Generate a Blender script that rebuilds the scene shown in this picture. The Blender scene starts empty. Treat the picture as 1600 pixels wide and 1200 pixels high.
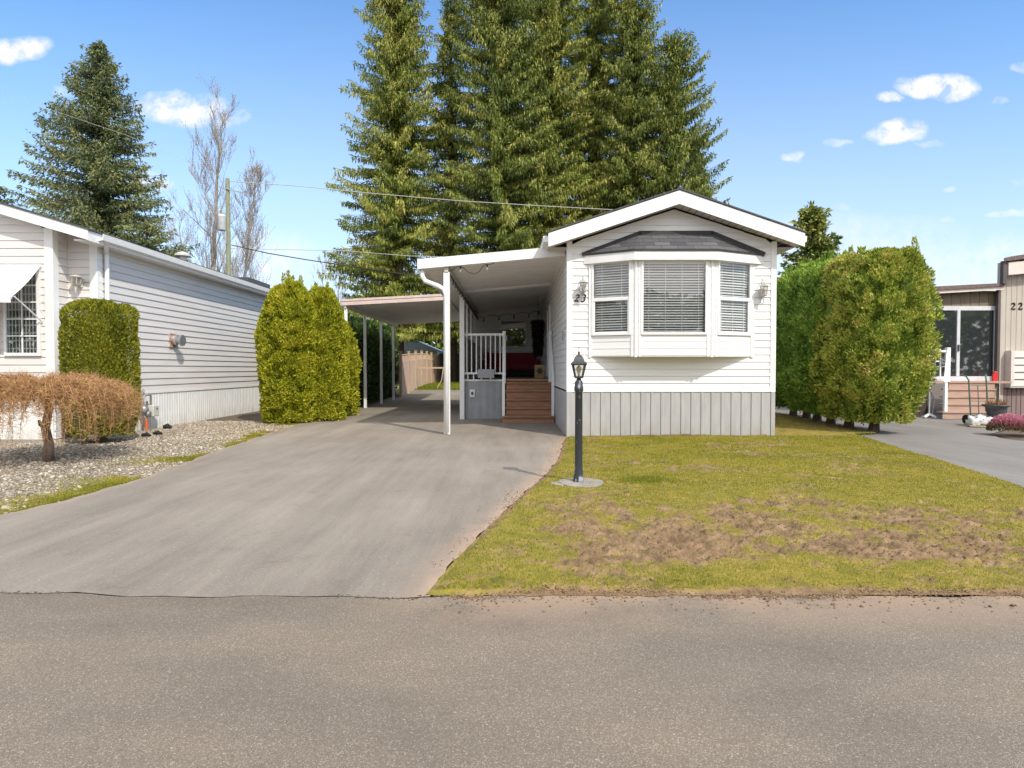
import bpy, math, random
import numpy as np
from mathutils import Vector

# ------------------------------------------------------------------ camera, world, sun, exposure
scene = bpy.context.scene
H = 1.40; FPX = 950.0; PITCH = math.atan(23/950)
cam_d = bpy.data.cameras.new("camera"); cam = bpy.data.objects.new("camera", cam_d)
scene.collection.objects.link(cam); scene.camera = cam
cam.location = (0, 0, H); cam.rotation_euler = (math.pi/2 - PITCH, 0, 0)
cam_d.sensor_width = 36; cam_d.lens = 36*FPX/1600; cam_d.clip_end = 3000; cam_d.clip_start = .05

SUN = Vector((.70, -1.0, 1.22)).normalized()
ELEV = math.asin(SUN.z); AZ = math.atan2(SUN.x, SUN.y)
sd = bpy.data.lights.new("sun", 'SUN'); sd.energy = 3.75; sd.angle = math.radians(.55); sd.color = (1, .93, .81)
so = bpy.data.objects.new("sun", sd); scene.collection.objects.link(so)
so.rotation_euler = (-SUN).to_track_quat('-Z', 'Y').to_euler(); so.location = (20, -30, 40)

world = bpy.data.worlds.new("World"); scene.world = world; world.use_nodes = True
wt = world.node_tree; wn = wt.nodes; wl = wt.links
def wnode(t, **k):
    n = wn.new(t)
    for a, b in k.items(): setattr(n, a, b)
    return n
def wmath(op, a, b=None, c=None, clamp=False):
    n = wnode('ShaderNodeMath', operation=op); n.use_clamp = clamp
    for i, v in enumerate((a, b, c)):
        if v is None: continue
        if isinstance(v, (int, float)): n.inputs[i].default_value = v
        else: wl.new(v, n.inputs[i])
    return n.outputs[0]
bg = wn['Background']
sky = wnode('ShaderNodeTexSky', sky_type='NISHITA'); sky.sun_disc = False
sky.sun_elevation = ELEV; sky.sun_rotation = AZ; sky.air_density = 1.0; sky.dust_density = .6; sky.ozone_density = 1.0
bg.inputs[1].default_value = .15
tc = wnode('ShaderNodeTexCoord'); sx = wnode('ShaderNodeSeparateXYZ'); wl.new(tc.outputs['Generated'], sx.inputs[0])
ay = wmath('MAXIMUM', wmath('ABSOLUTE', sx.outputs[1]), .02)
U = wmath('DIVIDE', sx.outputs[0], ay); V = wmath('DIVIDE', sx.outputs[2], ay)
cmb = wnode('ShaderNodeCombineXYZ'); wl.new(U, cmb.inputs[0]); wl.new(V, cmb.inputs[1])
def wnoise(scale, detail, off):
    mp = wnode('ShaderNodeMapping'); wl.new(cmb.outputs[0], mp.inputs[0]); mp.inputs['Location'].default_value = off
    n = wnode('ShaderNodeTexNoise'); wl.new(mp.outputs[0], n.inputs[0])
    n.inputs['Scale'].default_value = scale; n.inputs['Detail'].default_value = detail; n.inputs['Roughness'].default_value = .6
    return n.outputs[0]
n1 = wnoise(9, 5, (0, 0, 0)); n2 = wnoise(9, 5, (7, 3, 2)); n3 = wnoise(26, 4, (1, 9, 0))
# clouds: where they hang in the sky, as directions (azimuth and height over the horizon, size, density)
clouds = [(1455,140,62,22,1.3),(1380,159,22,10,.9),(1388,214,48,19,1.3),(1303,224,22,7,.5),(1236,247,18,8,.6),
          (1590,112,14,9,.5),(1555,163,12,6,.3),(1452,232,24,6,.2),(290,172,75,26,.95),(370,190,26,12,.5),(235,290,40,16,.6),
          (30,82,62,20,.9),(112,150,20,10,.5),(1583,338,40,7,.4),(1480,345,14,6,.25),(1482,292,10,6,.25),(1584,284,12,5,.3),
          (420,405,90,40,.5),(1300,395,250,60,.35),(1560,430,160,60,.45),(1312,329,14,6,.2)]
tot = None
du = wmath('MULTIPLY', wmath('SUBTRACT', n1, .5), .075); dv = wmath('MULTIPLY', wmath('SUBTRACT', n2, .5), .05)
Uw = wmath('ADD', U, du); Vw = wmath('ADD', V, dv)
for (px, py, rx, ry, a) in clouds:
    u0 = (px-800)/950; v0 = (577-py)/950
    a1 = wmath('POWER', wmath('DIVIDE', wmath('SUBTRACT', Uw, u0), rx/950), 2)
    a2 = wmath('POWER', wmath('DIVIDE', wmath('SUBTRACT', Vw, v0), ry/950), 2)
    d = wmath('ADD', a1, a2)
    m = wmath('MULTIPLY', wmath('SUBTRACT', 1.25, d, clamp=True), a*1.15)
    tot = m if tot is None else wmath('MAXIMUM', tot, m)
tot = wmath('MULTIPLY', tot, wmath('MULTIPLY_ADD', wmath('SUBTRACT', n3, .36, clamp=True), 3.6, .15))
tot = wmath('MINIMUM', tot, .95)
hz = wmath('POWER', wmath('SUBTRACT', 1.0, wmath('MULTIPLY', V, 1.35), clamp=True), 1.7)
mixh = wnode('ShaderNodeMixRGB'); wl.new(wmath('MULTIPLY', hz, .94), mixh.inputs[0])
gm = wnode('ShaderNodeMixRGB', blend_type='MULTIPLY'); gm.inputs[0].default_value = 1; wl.new(sky.outputs[0], gm.inputs[1]); gm.inputs[2].default_value = (.88, 1.36, 1.72, 1)
wl.new(gm.outputs[0], mixh.inputs[1]); mixh.inputs[2].default_value = (5.8, 6.25, 6.9, 1)
mixc = wnode('ShaderNodeMixRGB'); wl.new(tot, mixc.inputs[0]); wl.new(mixh.outputs[0], mixc.inputs[1]); mixc.inputs[2].default_value = (6.9, 6.85, 7.0, 1)
# unseen cloud banks overhead and behind the camera, added to brighten shaded sides
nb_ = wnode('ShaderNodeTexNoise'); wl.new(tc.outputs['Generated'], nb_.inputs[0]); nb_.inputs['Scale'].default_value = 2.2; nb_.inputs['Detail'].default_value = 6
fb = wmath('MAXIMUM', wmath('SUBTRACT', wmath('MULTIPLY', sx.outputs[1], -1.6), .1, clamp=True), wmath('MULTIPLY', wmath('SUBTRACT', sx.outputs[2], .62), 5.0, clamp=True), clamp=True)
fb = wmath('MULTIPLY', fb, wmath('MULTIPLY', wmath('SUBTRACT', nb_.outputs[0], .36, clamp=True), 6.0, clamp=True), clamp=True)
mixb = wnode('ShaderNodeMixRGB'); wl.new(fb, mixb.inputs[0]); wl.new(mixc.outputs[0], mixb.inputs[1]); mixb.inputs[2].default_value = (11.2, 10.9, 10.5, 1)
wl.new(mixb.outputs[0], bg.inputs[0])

scene.view_settings.view_transform = 'Standard'; scene.view_settings.look = 'None'
scene.view_settings.exposure = 0.07; scene.view_settings.gamma = 1
scene.cycles.max_bounces = 8; scene.cycles.transparent_max_bounces = 12

random.seed(5); rng = np.random.default_rng(5)

# ------------------------------------------------------------------ helpers
def P(px, py, Y):
    """world point at distance Y seen in the direction of photo pixel (px,py)"""
    u = (px-800)/FPX; v = (600-py)/FPX
    dy = math.cos(PITCH) + v*math.sin(PITCH); dz = v*math.cos(PITCH) - math.sin(PITCH)
    t = Y/dy
    return Vector((u*t, Y, H + dz*t))
def XZ(px, py, Y):
    p = P(px, py, Y); return p.x, p.z
def lerp(a, b, t): return a + (b-a)*t

BASE = {}
def tag(o, label=None, cat=None, group=None, kind=None):
    if label: o['label'] = label
    if cat: o['category'] = cat
    if group: o['group'] = group
    if kind: o['kind'] = kind
    return o
def thing(name, label, cat, loc=(0,0,0), group=None):
    o = bpy.data.objects.new(name, None); o.empty_display_size = .2
    o.location = loc; scene.collection.objects.link(o); BASE[o.name] = Vector(loc)
    return tag(o, label, cat, group)
def finish(name, me, mat, parent=None, smooth=False):
    o = bpy.data.objects.new(name, me); scene.collection.objects.link(o)
    for m in (mat if isinstance(mat, (list, tuple)) else [mat]): me.materials.append(m)
    if smooth: me.polygons.foreach_set('use_smooth', np.ones(len(me.polygons), bool))
    if parent is not None:
        o.parent = parent; b = BASE[parent.name]; BASE[o.name] = b
        if b.length > 0:
            n = len(me.vertices); co = np.empty(n*3, np.float32); me.vertices.foreach_get('co', co)
            co = co.reshape(-1, 3) - np.array(b, np.float32); me.vertices.foreach_set('co', co.ravel()); me.update()
    else: BASE[o.name] = Vector((0,0,0))
    return o

class MB:
    def __init__(s): s.v = []; s.f = []; s.mi = []; s.cur = 0
    def add(s, vs, fs):
        b = len(s.v); s.v += [tuple(v) for v in vs]
        for f in fs: s.f.append(tuple(i+b for i in f)); s.mi.append(s.cur)
        return s
    def box(s, x0, x1, y0, y1, z0, z1):
        vs = [(x,y,z) for z in (z0,z1) for y in (y0,y1) for x in (x0,x1)]
        return s.add(vs, [(0,2,3,1),(4,5,7,6),(0,1,5,4),(2,6,7,3),(0,4,6,2),(1,3,7,5)])
    def beam(s, a, b, w, h, up=(0,0,1)):
        a = Vector(a); b = Vector(b); d = (b-a).normalized(); up = Vector(up)
        if abs(d.dot(up)) > .98: up = Vector((0,1,0))
        sd_ = d.cross(up).normalized()*w/2; u = sd_.cross(d).normalized()*h/2
        vs = [p+sx_*sd_+su*u for p in (a,b) for su in (-1,1) for sx_ in (-1,1)]
        return s.add(vs, [(0,1,3,2),(4,6,7,5),(0,4,5,1),(2,3,7,6),(0,2,6,4),(1,5,7,3)])
    def tube(s, pts, r, n=8, cap=True):
        pts = [Vector(p) for p in pts]; rs = r if isinstance(r, (list,tuple)) else [r]*len(pts)
        b = len(s.v); prev = None
        for i, p in enumerate(pts):
            d = (pts[min(i+1,len(pts)-1)] - pts[max(i-1,0)]).normalized()
            a = Vector((0,0,1)) if abs(d.z) < .9 else Vector((1,0,0))
            if prev is not None and (prev - prev.dot(d)*d).length > .1: s1 = (prev - prev.dot(d)*d).normalized()
            else: s1 = d.cross(a).normalized()
            prev = s1; s2 = d.cross(s1)
            for k in range(n):
                t = 2*math.pi*k/n; s.v.append(tuple(p + rs[i]*(math.cos(t)*s1 + math.sin(t)*s2)))
        for i in range(len(pts)-1):
            for k in range(n):
                k2 = (k+1) % n; s.f.append((b+i*n+k, b+i*n+k2, b+(i+1)*n+k2, b+(i+1)*n+k)); s.mi.append(s.cur)
        if cap:
            s.f.append(tuple(b+k for k in range(n))[::-1]); s.mi.append(s.cur)
            s.f.append(tuple(b+(len(pts)-1)*n+k for k in range(n))); s.mi.append(s.cur)
        return s
    def lathe(s, c, prof, n=16, sq=None):
        """prof: (r,z) from bottom to top round vertical axis at c; n=4 with sq rotates by 45 degrees"""
        b = len(s.v); cx, cy, cz = c
        for (r, z) in prof:
            for k in range(n):
                t = 2*math.pi*(k+(.5 if sq else 0))/n; s.v.append((cx+r*math.cos(t), cy+r*math.sin(t), cz+z))
        for i in range(len(prof)-1):
            for k in range(n):
                k2 = (k+1) % n; s.f.append((b+i*n+k, b+i*n+k2, b+(i+1)*n+k2, b+(i+1)*n+k)); s.mi.append(s.cur)
        s.f.append(tuple(b+k for k in range(n))[::-1]); s.mi.append(s.cur)
        s.f.append(tuple(b+(len(prof)-1)*n+k for k in range(n))); s.mi.append(s.cur)
        return s
    def prism(s, poly, off):
        """closed polygon (3D points) extruded by vector off"""
        n = len(poly); off = Vector(off); vs = [Vector(p) for p in poly]; vs += [p+off for p in vs]
        fs = [tuple(range(n))[::-1], tuple(range(n, 2*n))] + [(i, (i+1) % n, n+(i+1) % n, n+i) for i in range(n)]
        return s.add(vs, fs)
    def build(s, name, mat, parent=None, smooth=False, bevel=0):
        me = bpy.data.meshes.new(name); me.from_pydata(s.v, [], s.f); me.update()
        if isinstance(mat, (list, tuple)): me.polygons.foreach_set('material_index', s.mi)
        o = finish(name, me, mat, parent, smooth)
        if bevel:
            m = o.modifiers.new('bevel', 'BEVEL'); m.width = bevel; m.segments = 2; m.limit_method = 'ANGLE'
        return o

def npmesh(name, V, F, mat, parent=None, attrs=None, smooth=False):
    """V (n,3), F (m,k) all faces with k corners; attrs: name -> (domain, array)"""
    me = bpy.data.meshes.new(name); V = np.asarray(V, np.float32); F = np.asarray(F, np.int32); k = F.shape[1]
    me.vertices.add(len(V)); me.vertices.foreach_set('co', V.ravel())
    me.loops.add(F.size); me.loops.foreach_set('vertex_index', F.ravel())
    me.polygons.add(len(F)); me.polygons.foreach_set('loop_start', np.arange(0, F.size, k, dtype=np.int32))
    me.update(calc_edges=True)
    for a, (dom, arr) in (attrs or {}).items():
        at = me.attributes.new(a, 'FLOAT', dom); at.data.foreach_set('value', np.asarray(arr, np.float32))
    return finish(name, me, mat, parent, smooth)

def hsh(i, j, s):
    h = (i.astype(np.int64)*374761393 + j.astype(np.int64)*668265263 + s*1274126177) & 0x7fffffff
    h = (h ^ (h >> 13))*1274126177 & 0x7fffffff
    return ((h ^ (h >> 16)) & 0xffff)/65535.0
def vn(x, y, s=0):
    xi = np.floor(x); yi = np.floor(y); fx = x-xi; fy = y-yi; fx = fx*fx*(3-2*fx); fy = fy*fy*(3-2*fy)
    a = hsh(xi, yi, s); b = hsh(xi+1, yi, s); c = hsh(xi, yi+1, s); d = hsh(xi+1, yi+1, s)
    return (a*(1-fx)+b*fx)*(1-fy) + (c*(1-fx)+d*fx)*fy
def fbm(x, y, scale, octs=4, s=0, rough=.5):
    x = np.asarray(x, float)*scale + 100; y = np.asarray(y, float)*scale + 100; t = 0; a = 1; w = 0
    for o in range(octs): t = t + a*vn(x, y, s+o); w += a; a *= rough; x = x*2.03; y = y*2.03
    return t/w
def sst(x, a, b):
    t = np.clip((x-a)/(b-a), 0, 1); return t*t*(3-2*t)

# ------------------------------------------------------------------ materials
def newmat(name):
    m = bpy.data.materials.new(name); m.use_nodes = True; nt = m.node_tree; return m, nt, nt.nodes['Principled BSDF']
def rgba(c): return (c[0], c[1], c[2], 1)
def ramp(nt, stops, src):
    r = nt.nodes.new('ShaderNodeValToRGB'); e = r.color_ramp.elements
    e[0].position = stops[0][0]; e[0].color = rgba(stops[0][1]); e[1].position = stops[-1][0]; e[1].color = rgba(stops[-1][1])
    for p, c in stops[1:-1]: n = e.new(p); n.color = rgba(c)
    nt.links.new(src, r.inputs[0]); return r.outputs[0]
def nz(nt, scale, detail=4, stretch=(1,1,1), rough=.55, coord='Object'):
    t = nt.nodes.new('ShaderNodeTexCoord'); mp = nt.nodes.new('ShaderNodeMapping'); mp.inputs['Scale'].default_value = stretch
    n = nt.nodes.new('ShaderNodeTexNoise'); n.inputs['Scale'].default_value = scale; n.inputs['Detail'].default_value = detail; n.inputs['Roughness'].default_value = rough
    nt.links.new(t.outputs[coord], mp.inputs[0]); nt.links.new(mp.outputs[0], n.inputs[0]); return n.outputs[0]
def mixc_(nt, f, a, b, bt='MIX'):
    m = nt.nodes.new('ShaderNodeMixRGB'); m.blend_type = bt
    for i, v in enumerate((f, a, b)):
        if isinstance(v, (int, float)): m.inputs[i].default_value = v
        elif isinstance(v, tuple): m.inputs[i].default_value = rgba(v)
        else: nt.links.new(v, m.inputs[i])
    return m.outputs[0]
def mth(nt, op, a, b=0.0, clamp=False):
    m = nt.nodes.new('ShaderNodeMath'); m.operation = op; m.use_clamp = clamp
    for i, v in enumerate((a, b)):
        if isinstance(v, (int, float)): m.inputs[i].default_value = v
        else: nt.links.new(v, m.inputs[i])
    return m.outputs[0]
def bump(nt, bs, src, strength, dist=.01):
    b = nt.nodes.new('ShaderNodeBump'); b.inputs['Strength'].default_value = strength; b.inputs['Distance'].default_value = dist
    nt.links.new(src, b.inputs['Height']); nt.links.new(b.outputs[0], bs.inputs['Normal'])
def simple(name, c, c2=None, scale=6, rough=.55, bmp=0, stretch=(1,1,1), metal=0, detail=5, lo=.35, hi=.65, spec=.5):
    m, nt, b = newmat(name)
    if c2 is None: c2 = tuple(x*.9 for x in c)
    n = nz(nt, scale, detail, stretch)
    nt.links.new(ramp(nt, [(lo, c), (hi, c2)], n), b.inputs['Base Color'])
    b.inputs['Roughness'].default_value = rough; b.inputs['Metallic'].default_value = metal
    b.inputs['Specular IOR Level'].default_value = spec
    if bmp: bump(nt, b, n, bmp)
    return m
def splash(m, top=.35, amt=.55, col=(.30,.24,.16)):
    nt = m.node_tree; b = nt.nodes['Principled BSDF']; src = b.inputs['Base Color'].links[0].from_socket
    t = nt.nodes.new('ShaderNodeNewGeometry'); sp = nt.nodes.new('ShaderNodeSeparateXYZ'); nt.links.new(t.outputs['Position'], sp.inputs[0])
    n = nz(nt, 7, 6, (1,1,.5), .7)
    f = mth(nt, 'MULTIPLY', mth(nt, 'SUBTRACT', 1.0, mth(nt, 'DIVIDE', sp.outputs[2], top), True), mth(nt, 'MULTIPLY', mth(nt, 'SUBTRACT', n, .38, True), 4, True), True)
    nt.links.new(mixc_(nt, mth(nt, 'MULTIPLY', f, amt), src, col), b.inputs['Base Color'])
def leafmat(name, stops, transl=.25, rough=.6, patch=1.2, pamt=.35, spec=.25):
    m, nt, b = newmat(name)
    at = nt.nodes.new('ShaderNodeAttribute'); at.attribute_name = 'tint'
    n = nz(nt, patch, 3); v = mth(nt, 'ADD', mth(nt, 'MULTIPLY', at.outputs['Fac'], 1-pamt), mth(nt, 'MULTIPLY', mth(nt, 'SUBTRACT', n, .25, True), pamt*2))
    c = ramp(nt, stops, v); nt.links.new(c, b.inputs['Base Color']); b.inputs['Roughness'].default_value = rough
    b.inputs['Specular IOR Level'].default_value = spec
    t = nt.nodes.new('ShaderNodeBsdfTranslucent'); nt.links.new(c, t.inputs[0])
    mx = nt.nodes.new('ShaderNodeMixShader'); mx.inputs[0].default_value = transl
    nt.links.new(b.outputs[0], mx.inputs[1]); nt.links.new(t.outputs[0], mx.inputs[2])
    nt.links.new(mx.outputs[0], nt.nodes['Material Output'].inputs[0]); return m
def glassmat(name, tint=(.8,.85,.85), refl=.12, transp=.8):
    m, nt, b = newmat(name); nt.nodes.remove(b)
    g = nt.nodes.new('ShaderNodeBsdfGlossy'); g.inputs['Roughness'].default_value = .015; g.inputs[0].default_value = (1,1,1,1)
    t = nt.nodes.new('ShaderNodeBsdfTransparent'); t.inputs[0].default_value = rgba(tint)
    lw = nt.nodes.new('ShaderNodeLayerWeight'); lw.inputs[0].default_value = .25
    f = mth(nt, 'ADD', mth(nt, 'MULTIPLY', lw.outputs[0], .6), refl, True)
    mx = nt.nodes.new('ShaderNodeMixShader'); nt.links.new(f, mx.inputs[0]); nt.links.new(t.outputs[0], mx.inputs[1]); nt.links.new(g.outputs[0], mx.inputs[2])
    nt.links.new(mx.outputs[0], nt.nodes['Material Output'].inputs[0]); return m

WHITE = simple('white_vinyl', (.80,.80,.79), (.74,.74,.73), 3, .45, stretch=(.3,.3,3))
TRIM = simple('white_trim', (.84,.84,.83), (.78,.78,.77), 4, .4)
SKIRT = simple('grey_skirting', (.41,.405,.405), (.355,.35,.35), 5, .55, stretch=(2,2,.4))
NSIDE = simple('pale_grey_vinyl', (.71,.68,.655), (.65,.62,.60), 3, .45, stretch=(.3,.3,3))
NSKIRT = simple('white_skirting', (.80,.80,.79), (.72,.72,.71), 5, .5, stretch=(2,2,.4))
ROOFU = simple('painted_aluminium_underside', (.84,.815,.78), (.78,.755,.72), 2, .5)
BEIGE = simple('beige_pink_aluminium', (.62,.50,.45), (.54,.42,.38), 6, .5)
SHING = simple('dark_shingles', (.10,.10,.105), (.05,.05,.055), 22, .9, .5, detail=8)
BLACKT = simple('black_trim', (.018,.018,.02), (.03,.03,.03), 8, .6)
def m_bayroof():
    m, nt, b = newmat('bay_shingles'); t = nt.nodes.new('ShaderNodeTexCoord'); br = nt.nodes.new('ShaderNodeTexBrick')
    mp = nt.nodes.new('ShaderNodeMapping'); mp.inputs['Rotation'].default_value = (math.pi/2, 0, 0)
    nt.links.new(t.outputs['Object'], mp.inputs[0]); nt.links.new(mp.outputs[0], br.inputs[0])
    br.inputs['Color1'].default_value = (.07,.07,.078,1); br.inputs['Color2'].default_value = (.15,.148,.155,1); br.inputs['Mortar'].default_value = (.03,.03,.03,1)
    br.inputs['Scale'].default_value = 1; br.inputs['Brick Width'].default_value = .32; br.inputs['Row Height'].default_value = .09; br.inputs['Mortar Size'].default_value = .005; br.offset = .37
    n = nz(nt, 60, 4); c = mixc_(nt, .8, br.outputs[0], ramp(nt, [(.3,(.5,.5,.5)),(.7,(1,1,1))], n), 'MULTIPLY')
    nt.links.new(c, b.inputs['Base Color']); b.inputs['Roughness'].default_value = .9; bump(nt, b, br.outputs[0], .4); return m
BAYROOF = m_bayroof()
BLACKM = simple('black_painted_metal', (.03,.035,.042), (.065,.07,.08), 14, .38, .15, lo=.45, hi=.75)
def m_post():
    m, nt, b = newmat('chipped_black_paint'); n = nz(nt, 9, 8, (1,1,.5), .7); t = nt.nodes.new('ShaderNodeTexCoord')
    sp = nt.nodes.new('ShaderNodeSeparateXYZ'); nt.links.new(t.outputs['Object'], sp.inputs[0])
    k = mth(nt, 'ADD', n, mth(nt, 'MULTIPLY', mth(nt, 'SUBTRACT', .45, sp.outputs[2], True), .22))
    nt.links.new(ramp(nt, [(.595,(.03,.035,.042)),(.63,(.30,.31,.33)),(.8,(.5,.5,.5))], k), b.inputs['Base Color'])
    b.inputs['Roughness'].default_value = .4; return m
POSTM = m_post()
CONC = simple('worn_concrete', (.34,.305,.26), (.22,.20,.165), 10, .9, .6, detail=8)
WOOD = simple('stained_wood_steps', (.42,.21,.115), (.25,.125,.07), 4, .5, .2, stretch=(1,6,12))
DECKM = simple('grey_brown_decking', (.16,.13,.11), (.10,.08,.07), 4, .6, .2, stretch=(8,1,1))
FENCE = simple('weathered_cedar_boards', (.62,.45,.34), (.46,.32,.235), 3, .85, .3, stretch=(6,6,.6))
OLDW = simple('old_wood', (.50,.36,.24), (.36,.25,.16), 4, .85, .3, stretch=(4,4,1))
GREYF = simple('dark_grey_fence_paint', (.14,.145,.15), (.10,.105,.11), 4, .8)
RED = simple('dark_red_fabric', (.30,.03,.05), (.22,.022,.038), 20, .9, .3)
BLK = simple('black_cloth', (.012,.012,.014), (.025,.024,.025), 9, .85, .5)
BOXW = simple('light_plywood', (.50,.33,.17), (.38,.24,.12), 3, .6, stretch=(1,1,8))
GREYM = simple('grey_metal', (.38,.39,.41), (.30,.31,.33), 9, .4, metal=.6)
GALV = simple('galvanised_pipe', (.42,.43,.44), (.30,.31,.33), 12, .45, metal=.5)
BEIGEB = simple('pale_beige_metal', (.62,.60,.54), (.52,.50,.45), 9, .5)
ORANGE = simple('orange_plastic', (.75,.15,.03), (.6,.12,.03), 9, .5)
RUST = simple('rusty_metal', (.42,.40,.38), (.30,.11,.05), 7, .7, lo=.45, hi=.6)
CANVAS = simple('white_awning_fabric', (.80,.80,.80), (.76,.76,.76), 5, .8)
splash(SKIRT); splash(NSKIRT, .3, .45)
BARK = simple('dark_bark', (.14,.10,.075), (.07,.05,.04), 8, .95, .8, stretch=(3,3,.6))
BARKL = simple('pale_bark', (.42,.35,.28), (.24,.19,.15), 6, .9, .6, stretch=(2,2,1))
TWIG = simple('brown_twigs', (.46,.26,.12), (.32,.17,.08), 5, .85)
TWIGG = simple('grey_twigs', (.36,.32,.28), (.26,.23,.20), 5, .9)
POLEM = simple('green_treated_pole', (.30,.32,.20), (.20,.21,.14), 5, .9, .4, stretch=(5,5,.5))
TRANS = simple('light_grey_enamel', (.62,.65,.68), (.52,.55,.58), 5, .4)
WIRE = simple('black_cable', (.02,.02,.022), (.03,.03,.03), 5, .6)
WIREL = simple('pale_cable', (.45,.45,.42), (.38,.38,.36), 5, .5)
DARKIN = simple('unlit_room_tone', (.16,.15,.14), (.11,.10,.10), 2, .9)  # dark sheets behind windows; the unlit room's shade is in the colour
BLIND = simple('white_blind_slats', (.90,.89,.87), (.86,.85,.83), 3, .5)
GLASS = glassmat('window_glass', (.86,.88,.88), .07); GLASSC = glassmat('picture_window_glass', (.88,.90,.90), .10)
FROST = glassmat('clear_screen_glass', (.80,.84,.86), .08); LAMPG = glassmat('lamp_glass', (.88,.87,.84), .16)
def m_dark():
    m, nt, b = newmat('dark_reflective_glass'); b.inputs['Base Color'].default_value = (.03,.035,.04,1); b.inputs['Roughness'].default_value = .03
    b.inputs['Specular IOR Level'].default_value = 1.0; b.inputs['Coat Weight'].default_value = 1; b.inputs['Coat IOR'].default_value = 2.2; b.inputs['Coat Roughness'].default_value = .02
    bump(nt, b, nz(nt, 1.3, 2), .08); return m
DGLASS = m_dark()
BULB = simple('frosted_bulb', (.75,.68,.55), (.6,.54,.44), 5, .3)
TAN = simple('tan_siding', (.50,.445,.39), (.44,.39,.34), 3, .6, stretch=(1,1,.3))
TANL = simple('light_tan_trim', (.70,.63,.58), (.62,.56,.52), 3, .5)
BROWNS = simple('brown_skirting', (.25,.18,.17), (.18,.13,.12), 3, .6, stretch=(1,1,.3))
DBROWN = simple('dark_brown_skirting', (.085,.06,.055), (.055,.04,.035), 3, .6)
BROWNR = simple('brown_shingles', (.20,.14,.125), (.11,.08,.075), 18, .9, .4)
OLIVE = simple('olive_brown_panel', (.20,.155,.11), (.15,.115,.08), 3, .6, stretch=(4,1,.3))
PINKD = simple('pinkish_deck_boards', (.46,.31,.245), (.36,.24,.19), 3, .7, .2, stretch=(1,5,12))
REDP = simple('red_plastic', (.60,.02,.02), (.5,.02,.02), 5, .4)
GREENM = simple('green_painted_steel', (.07,.14,.11), (.05,.10,.08), 5, .5)
BAGW = simple('white_plastic_sack', (.72,.73,.73), (.50,.51,.52), 9, .4, .6)
URNM = simple('dark_cast_urn', (.09,.10,.105), (.05,.055,.06), 9, .5, .3)
BLUEP = simple('blue_plastic', (.05,.15,.4), (.04,.12,.35), 5, .4)
NUMM = simple('black_numerals', (.012,.012,.012), (.02,.02,.02), 5, .4)

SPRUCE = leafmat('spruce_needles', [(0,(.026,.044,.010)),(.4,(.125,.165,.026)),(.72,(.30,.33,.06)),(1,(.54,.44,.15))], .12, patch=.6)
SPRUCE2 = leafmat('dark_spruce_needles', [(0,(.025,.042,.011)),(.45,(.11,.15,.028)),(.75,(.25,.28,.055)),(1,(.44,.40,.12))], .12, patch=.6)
FIR = leafmat('fir_needles', [(0,(.03,.05,.028)),(.5,(.13,.17,.075)),(.85,(.30,.31,.12)),(1,(.44,.36,.17))], .2, patch=.5)
CEDAR = leafmat('golden_green_cedar', [(0,(.08,.10,.008)),(.35,(.25,.28,.014)),(.75,(.46,.45,.03)),(1,(.54,.42,.08))], .16, patch=1.5)
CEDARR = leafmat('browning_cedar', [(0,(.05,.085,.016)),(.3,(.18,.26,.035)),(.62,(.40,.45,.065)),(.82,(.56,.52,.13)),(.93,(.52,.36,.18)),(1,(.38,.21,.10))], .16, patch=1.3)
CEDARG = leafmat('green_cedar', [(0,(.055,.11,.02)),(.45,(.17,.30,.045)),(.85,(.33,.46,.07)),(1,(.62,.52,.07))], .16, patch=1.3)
TOPI = leafmat('clipped_cedar', [(0,(.07,.09,.01)),(.45,(.20,.215,.016)),(.85,(.35,.33,.03)),(1,(.36,.21,.05))], .14, patch=2)
WEEP = leafmat('russet_twig_leaves', [(0,(.24,.12,.04)),(.4,(.48,.26,.09)),(.75,(.60,.40,.16)),(1,(.45,.44,.10))], .3, patch=2)
GRASS = leafmat('grass_blades', [(0,(.09,.115,.010)),(.35,(.235,.235,.018)),(.75,(.40,.34,.045)),(1,(.48,.34,.12))], .35, patch=1.2, pamt=.55)
GRASSG = leafmat('fresh_grass', [(0,(.09,.12,.010)),(.5,(.20,.235,.02)),(1,(.38,.33,.05))], .35, patch=1.2)
HEATH = leafmat('pink_heather', [(0,(.10,.14,.04)),(.3,(.25,.16,.09)),(.5,(.50,.17,.24)),(1,(.68,.32,.40))], .3, patch=6, pamt=.1)
BUDS = leafmat('tree_buds', [(0,(.26,.22,.18)),(1,(.46,.40,.28))], .2)
LITTER = leafmat('dry_leaves', [(0,(.16,.08,.04)),(.6,(.34,.19,.10)),(1,(.48,.32,.19))], .1)
STONE = leafmat('river_stones', [(0,(.10,.08,.06)),(.35,(.27,.22,.165)),(.75,(.44,.38,.30)),(1,(.74,.68,.59))], 0.0, .8, patch=1.0, pamt=.12)

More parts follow.
